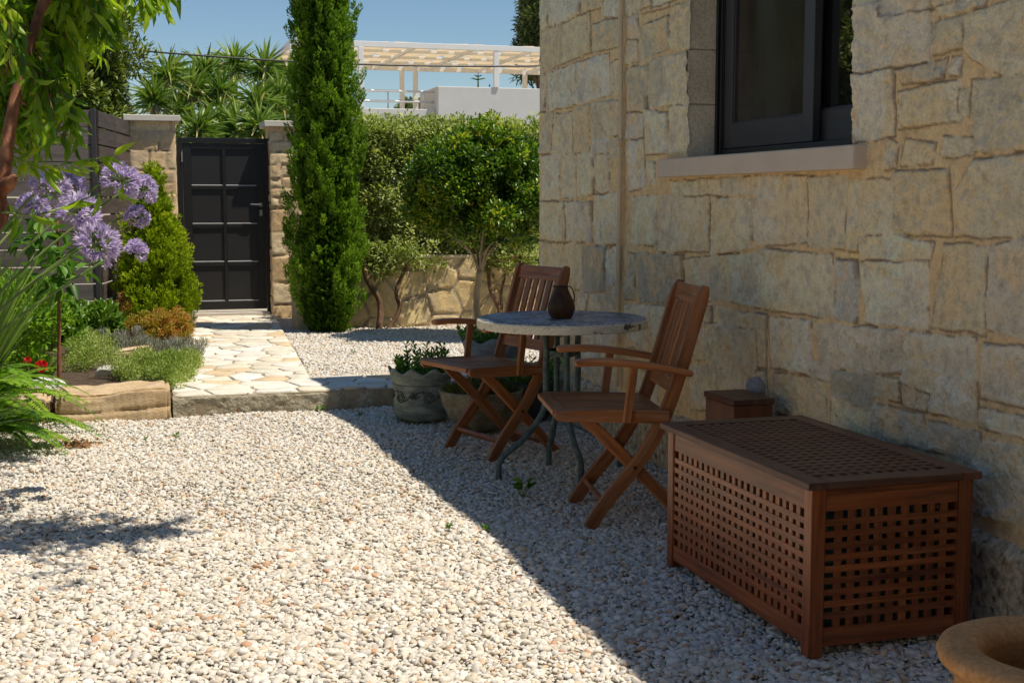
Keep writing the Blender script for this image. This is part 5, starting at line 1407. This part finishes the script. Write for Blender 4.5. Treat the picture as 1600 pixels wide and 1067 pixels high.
# arching strap leaves
def strap_plant(name, label, base, n, L, W, seed, mat, spread=.8, up=1.2, droop=.45, cat='plant', bias_dir=None):
    r_ = np.random.default_rng(seed); t = empty(name, base, label=label, cat=cat)
    a = r_.uniform(0, 6.283, n); D = np.stack([np.cos(a) * spread * r_.uniform(.3, 1, n), np.sin(a) * spread * r_.uniform(.3, 1, n), np.full(n, up)], 1)
    if bias_dir is not None: D += np.array(bias_dir)[None] * r_.uniform(.2, 1, n)[:, None]
    P = np.stack([np.cos(a) * .05, np.sin(a) * .05, np.zeros(n)], 1) * r_.random((n, 1))
    leaves('leaves', P, D, L * r_.uniform(.6, 1.1, n), W, mat, t, kind='blade', droop=droop, seed=seed, fold=.35)
    return t
strap_plant('tall_grass', 'tall dense clump of long narrow leaves behind the lilac flower stems', (-.84, 7.1, .05), 260, 1.45, .020, 39, M['strap'], spread=.42, up=1.3, droop=.30, bias_dir=(.18, 0, 0))
strap_plant('daylily', 'clump of arching strap leaves behind the fern by the red flowers', tuple(gz(60, 592, .1)), 60, .42, .017, 33, M['strap'], droop=.6)
strap_plant('daylily', 'narrow strap leaved clump between the two thyme mounds and the fence', tuple(gz(150, 545, .1)), 36, .30, .014, 34, M['strap'], droop=.5)
# agapanthus: strap leaves off the left edge, long stems leaning into the picture
AB = Vector((-1.02, 5.75, .05))
AG = strap_plant('agapanthus', 'agapanthus with lavender globe flowers on long stems leaning from the left edge', tuple(AB), 230, 1.05, .028, 36, M['strap'], spread=.75, up=1.25, droop=.42, bias_dir=(.45, .1, 0))
def umbel(parent, c, rad, seed, axis):
    r_ = np.random.default_rng(seed); n = 74; d = sph(n * 2, r_); d = d[(d @ np.array(axis)) > -.55][:n]; n = len(d)
    ped = MB()
    for k in range(n):
        ped.tube([c, c + Vector(d[k]) * rad * .62], .0011, 3, False)
    P, D = [], []
    for k in range(n):
        b0 = np.array(c) + d[k] * rad * r_.uniform(.52, .66)
        for j in range(7):
            a = j * 6.283 / 6 + r_.uniform(0, .4); x = np.cross(d[k], [.3, .2, .93]); x /= np.linalg.norm(x); y = np.cross(d[k], x)
            P.append(b0); D.append(d[k] * 1.0 + (x * math.cos(a) + y * math.sin(a)) * .62)
    o = leaves('flower_head', P, D, rad * .34 * r_.uniform(.8, 1.1, len(P)), .0100, M['lavender'], parent, seed=seed, kind='leaf', droop=-.1, fold=.3)
    ped.build('pedicels', M['stem'], o)
HEADS = [(78, 300, .105, 5.55), (122, 335, .115, 5.70), (152, 385, .120, 5.60), (188, 285, .105, 5.80), (222, 298, .085, 5.90), (214, 340, .070, 5.95), (212, 392, .065, 5.75), (52, 325, .085, 5.8), (108, 290, .09, 6.0)]
stm = []
for k, (u, v, rad, y) in enumerate(HEADS):
    h_ = Vector(wy(u, v, y)) - AB
    s0_ = Vector((random.uniform(-.05, .1), random.uniform(-.1, .1), .1)); md = Vector((h_.x * .42, h_.y * .4, h_.z * .62)); m_ = MB()
    m_.tube(bez([s0_, md, h_ - Vector((h_.x * .12, 0, .04)), h_], 6), list(np.linspace(.0062, .0045, 19)), 7); m_.build('flower_stem', M['stem'], AG, smooth=True)
    umbel(AG, h_, rad * .95, 60 + k, (.5, 0, .85))
# sword fern in a pot
FB = (-.80, 7.30, .0)
def fern(label, base, n, Lr, seed, bias=(0, 0)):
    r_ = np.random.default_rng(seed); t = empty('sword_fern', base, label=label, cat='fern'); P, D, Ls, NN, RN = [], [], [], [], []
    ra = MB()
    for k in range(n):
        a = r_.uniform(0, 6.283); L = r_.uniform(*Lr); e = r_.uniform(.7, 1.9); d = np.array([math.cos(a) + bias[0], math.sin(a) + bias[1], e]); d /= np.linalg.norm(d); dr = r_.uniform(.35, .75)
        pts_ = [np.array([0, 0, 0]) + d * L * f + np.array([0, 0, -1]) * L * dr * f * f for f in np.linspace(0, 1, 30)]
        ra.tube(pts_[::3] + [pts_[-1]], list(np.linspace(.003, .0008, 11)), 4, False); rn = np.clip(r_.normal(.5, .25), 0, 1)
        for j in range(2, 52):
            f = j / 52; i = min(int(f * 29), 28); p = pts_[i] + (pts_[i + 1] - pts_[i]) * (f * 29 - i); tg = pts_[i + 1] - pts_[i]; tg /= np.linalg.norm(tg)
            sd_ = np.cross(tg, [0, 0, 1]); sd_ /= np.linalg.norm(sd_) + 1e-6; wl = .078 * math.sin(math.pi * min(1, .12 + f * .88)) ** .7
            for sg in (-1, 1): P.append(p); D.append(sd_ * sg + tg * .35 + np.array([0, 0, -.12])); Ls.append(wl * r_.uniform(.85, 1.1)); NN.append(np.cross(tg, sd_)); RN.append(np.clip(rn + r_.normal(0, .08), 0, 1))
    ra.build('rachis', M['stem'], t)
    leaves('fronds', P, D, np.array(Ls), .0150, M['fern'], t, rnd=np.array(RN), kind='tiny', seed=seed, nrm=np.array(NN), fold=.1)
    return t
fern('lush green sword fern arching over the gravel at the left edge', (FB[0], FB[1], .03), 46, (.55, .90), 81, (.18, -.1))
fern('taller green fern behind the one arching over the gravel', (-.86, 7.75, .1), 44, (.7, 1.05), 82, (.1, 0))
# red geranium blooms
for k, (u, v) in enumerate(((65, 573), (43, 563))):
    p = wy(u, v, 8.35); r_ = np.random.default_rng(k); d = sph(40, r_); t = empty('red_flower', (p[0], p[1], .1), label=('larger red flower beside the flat white rock', 'smaller red flower among the leaves left of the larger one')[k], cat='flower')
    rad = .030 if k == 0 else .018; leaves('petals', d * rad * .5 + np.array([0, 0, p[2] - .1]), d + np.array([0, 0, .3]), rad, rad * .9, M['redpetal'], t, kind='leaf', seed=k); m_ = MB(); m_.tube([(0, 0, 0), (0.01, 0, (p[2] - .1) * .5), (0, 0, p[2] - .1)], .003, 5); m_.build('stem', M['stem'], t)
# white flecks of thyme flowers
# sapling
sp0 = wy(88, 500, 9.0); SPL = empty('sapling', (sp0[0], 9.0, .1), label='thin reddish sapling with broad leaves in front of the slat fence', cat='tree')
top_ = Vector(wy(90, 345, 9.0)) - Vector(SPL.location); m_ = MB(); m_.tube(bez([(0, 0, -.05), (.02, 0, top_.z * .5), top_], 6), list(np.linspace(.014, .008, 13)), 7); m_.build('trunk', M['peachbark'], SPL, smooth=True)
r_ = np.random.default_rng(5); cl_ = [(top_.x + r_.normal(0, .12), r_.normal(0, .1), top_.z * r_.uniform(.62, 1.12), .07) for k in range(16)]
crown(SPL, cl_, 7, .12, .065, M['herb'], 6, jitter=.6, up=-.2)

# ------------------------------------------------------------------ peach tree
PT = Vector((-1.45, 4.35, .03))
PTR = empty('peach_tree', PT, label='peach tree with slanting reddish trunk and long drooping leaves at the top left', cat='tree')
def L_(u, v, y): return Vector(wy(u, v, y)) - PT
m_ = MB()
m_.tube(bez([(0, 0, -.05), (.18, .05, .45), L_(-40, 385, 4.62), L_(0, 300, 4.65), L_(17, 190, 4.7), L_(40, 92, 4.75), L_(62, 20, 4.8), L_(90, -80, 4.9), L_(105, -190, 5.0)], 6), list(np.linspace(.029, .012, 49)), 12)
m_.tube(bez([L_(-40, 385, 4.62), L_(-10, 320, 4.6), L_(-50, 200, 4.5), L_(-90, 60, 4.4)], 5), list(np.linspace(.03, .014, 16)), 10)
b1 = [L_(62, 20, 4.8), L_(150, -120, 5.2), L_(230, -110, 5.9), L_(262, -40, 6.4)]
b2 = [L_(90, -80, 4.9), Vector((-.1, 4.75, 2.6)) - PT, Vector((.6, 4.68, 2.85)) - PT, Vector((1.3, 4.62, 2.75)) - PT]
b3 = [L_(40, 92, 4.75), L_(70, 70, 4.6), L_(110, 40, 4.5), L_(135, 60, 4.45)]
b4 = [L_(10, 240, 4.7), L_(60, 262, 4.75), L_(110, 255, 4.8), L_(178, 243, 4.85)]
b5 = [L_(-10, 330, 4.6), L_(60, 335, 4.7), L_(130, 312, 4.8), L_(205, 284, 4.9)]
b6 = [L_(25, 150, 4.7), L_(50, 170, 4.9), L_(80, 190, 5.0), L_(110, 215, 5.05)]
for b_, r0 in ((b1, .016), (b2, .016), (b6, .006)): m_.tube(bez(b_, 6), list(np.linspace(r0, r0 * .3, 19)), 7)
m_.tube(bez([L_(2, 296, 4.64), L_(14, 288, 4.58), L_(24, 276, 4.55)], 4), [.026, .026, .025, .024, .022, .02, .018, .015, .010], 9)
twigs = MB(); r_ = np.random.default_rng(202); P, D, RN = [], [], []
def twig(a, b, n=16, sag=.05):
    a, b = Vector(a), Vector(b); mid = a.lerp(b, .5) + Vector((0, 0, sag)); pts_ = bez([a, mid, b], 5); twigs.tube(pts_, list(np.linspace(.0035, .0012, len(pts_))), 4, False)
    rn = np.clip(r_.normal(.5, .22), 0, 1); tg = (b - a).normalized()
    for k in range(n):
        f = (k + .7) / n; i = min(int(f * (len(pts_) - 1)), len(pts_) - 2); p = pts_[i].lerp(pts_[i + 1], f * (len(pts_) - 1) - i)
        d = np.array(tg) * .6 + r_.normal(0, .55, 3) + np.array([0, 0, -.75]); P.append(np.array(p)); D.append(d); RN.append(np.clip(rn + r_.normal(0, .13), 0, 1))
def reg(n, us, vs, ys, src, ln=(.18, .38), lv=15):
    n = int(n * 1.3)
    for k in range(n):
        e = L_(r_.uniform(*us), r_.uniform(*vs), r_.uniform(*ys)); s0_ = e + (Vector(src) - e).normalized() * r_.uniform(*ln) + Vector((0, 0, r_.uniform(.0, .12))); twig(s0_, e, lv, .03)
reg(46, (-20, 122), (-30, 190), (4.85, 5.6), L_(50, 20, 5.1))
reg(6, (-20, 30), (-30, 120), (4.3, 4.6), L_(20, -40, 4.6))
reg(16, (-30, 62), (180, 262), (4.85, 5.3), L_(10, 180, 5.0))
reg(16, (60, 128), (150, 225), (4.6, 5.2), L_(40, 90, 4.8))
reg(20, (90, 182), (-60, 60), (4.8, 5.6), L_(62, -40, 4.9))
reg(10, (110, 172), (40, 130), (4.9, 5.6), L_(80, 0, 4.9))
reg(30, (150, 265), (-50, 26), (5.7, 6.5), L_(230, -120, 5.9), (.12, .25), 11)
reg(5, (262, 292), (-45, 2), (6.2, 6.6), L_(230, -120, 5.9), (.1, .2), 7)
for b_, n in ((b4, 20), (b5, 9)):
    pp = bez(b_, 6)
    for k in range(n):
        p = pp[int(len(pp) * (.15 + .84 * (k + .5) / n))]; P.append(np.array(p)); D.append(r_.normal(0, .5, 3) + np.array([.5, 0, -.6])); RN.append(r_.uniform(.3, .95))
for k in range(90):
    q_ = Vector((r_.uniform(-.1, 1.15), r_.normal(4.62, .22), r_.uniform(2.55, 2.95))) - PT; twig(q_ + Vector((-.12, r_.normal(0, .1), .08)), q_, 12, .02)
# crown above the frame: boughs whose shade falls on the gravel
pp = bez(b2, 6)
for k in range(190):
    f = .22 + .78 * r_.random() ** 1.25; p = pp[int(f * (len(pp) - 1))]; q_ = p + Vector((r_.normal(0, .16) * (1.3 - f), r_.normal(0, .50) * (1.15 - f), r_.normal(0, .10))); q_.z = max(q_.z, 2.36 - PT.z + (q_.x + PT.x) * .1); twig(p, q_ + Vector((.06, 0, 0)), 13, .02)
for k in range(70):
    q_ = Vector((r_.uniform(-1.9, -.1), r_.uniform(3.9, 5.6), r_.uniform(2.35, 3.1))) - PT; twig(q_ + Vector((r_.normal(0, .12), r_.normal(0, .12), .12)), q_, 14, .03)
for k in range(46):
    q_ = Vector((r_.uniform(-.5, .6), 6.3 + r_.normal(0, .16), r_.uniform(2.42, 2.62))) - PT; twig(q_ + Vector((-.2, r_.normal(0, .06), .08)), q_, 11, .03)
m_.build('trunk', M['peachbark'], PTR, smooth=True)
for b_ in (b4, b5):
    m_ = MB(); m_.tube(bez(b_, 6), list(np.linspace(.005, .0018, 19)), 7); m_.build('green_shoot', M['stem'], PTR, smooth=True)
leaves('foliage', P, D, np.random.default_rng(1).uniform(.062, .115, len(P)), .027, M['peach'], PTR, rnd=np.array(RN), kind='leaf', droop=.28, fold=.35, seed=9)
twigs.build('twigs', M['peachbark'], PTR, kind='stuff')

# ------------------------------------------------------------------ small weeds in the gravel
def weed(label, u, v, rad, n, seed, z0_=0.0, Lf=None, mat=None):
    p = gz(u, v, z0_ + .01); t = empty('weed', tuple(p), label=label, cat='weed', group='small weeds growing in the gravel'); r_ = np.random.default_rng(seed)
    a = r_.uniform(0, 6.283, n); h = r_.uniform(.2, 1, n); Pp = np.stack([np.cos(a) * rad * .25, np.sin(a) * rad * .25, h * rad * 1.1], 1)
    leaves('leaves', Pp, np.stack([np.cos(a), np.sin(a), r_.uniform(.1, .9, n)], 1), (Lf or rad * .8), (Lf or rad * .8) * .5, mat or M['herb'], t, seed=seed)
    m_ = MB()
    for k in range(5): m_.tube([(0, 0, -.01), tuple(Pp[k % n])], .0012, 4, False)
    m_.build('stems', M['stem'], t); return t
weed('largest weed, growing in shade between the table and the near chair', 820, 772, .055, 16, 1, Lf=.05)
weed('tiny weed at the shadow edge left of the largest one', 702, 828, .022, 14, 2)
weed('flat tiny weed near the front foot of the near chair', 760, 830, .022, 16, 3)
weed('grass like weed at the foot of the step near the shadow', 500, 645, .035, 22, 4)
weed('small weed below the end of the sandstone block', 275, 684, .022, 14, 5)
weed('small weed in the sunlit gravel left of centre', 228, 688, .018, 10, 6)
weed('small weed in shade beside the decorated pot', 562, 650, .022, 14, 7)
weed('small weed in the gravel behind the path', 552, 552, .025, 12, 8, .09)

# dry fallen leaves under the fern
r_ = np.random.default_rng(12); n_ = 130; q = [gz(112 + r_.normal(0, 22), 692 + r_.normal(0, 4), .006 + .012 * r_.random()) for _ in range(n_)]
M['dryleaf'] = leafmat('dry_leaf', [(.0, (.25, .11, .05)), (.5, (.45, .22, .10)), (1.0, (.60, .38, .20))], .2, .7, .2)
tag(leaves('leaf_litter', q, np.stack([r_.normal(0, 1, n_), r_.normal(0, 1, n_), r_.normal(0, .25, n_)], 1), .028, .014, M['dryleaf'], seed=4, kind='leaf'), 'patch of dry orange brown leaf litter on the gravel below the fern', 'leaf litter', None, 'stuff')

# scattered dry leaves and twigs blown over the gravel
P_, r_ = [], np.random.default_rng(19)
for k in range(620):
    m = r_.random()
    if m < .45: x, y, z_ = r_.uniform(1.5, 3.6), 12.36 - abs(r_.normal(0, .28)), .10
    elif m < .60: x, y, z_ = r_.uniform(.3, 2.4), KY - .03 - abs(r_.normal(0, .10)), .004
    elif m < .72: x, y, z_ = WALL_X - .06 - abs(r_.normal(0, .07)), r_.uniform(2.6, 7.8), .004
    else: x, y, z_ = r_.uniform(-1.0, 2.4), r_.uniform(3.0, 8.0), .004
    if m < .45 and x < 1.3 + (y - 8.8) * .06 + .05: continue
    P_.append((x, y, z_ + .004 * r_.random()))
n_ = len(P_)
tag(leaves('fallen_leaves', P_, np.stack([r_.normal(0, 1, n_), r_.normal(0, 1, n_), r_.normal(0, .3, n_)], 1), r_.uniform(.012, .026, n_), .008, M['dryleaf'], seed=5, kind='leaf'), 'tiny dry brown leaves scattered over the gravel', 'fallen leaves', None, 'stuff')
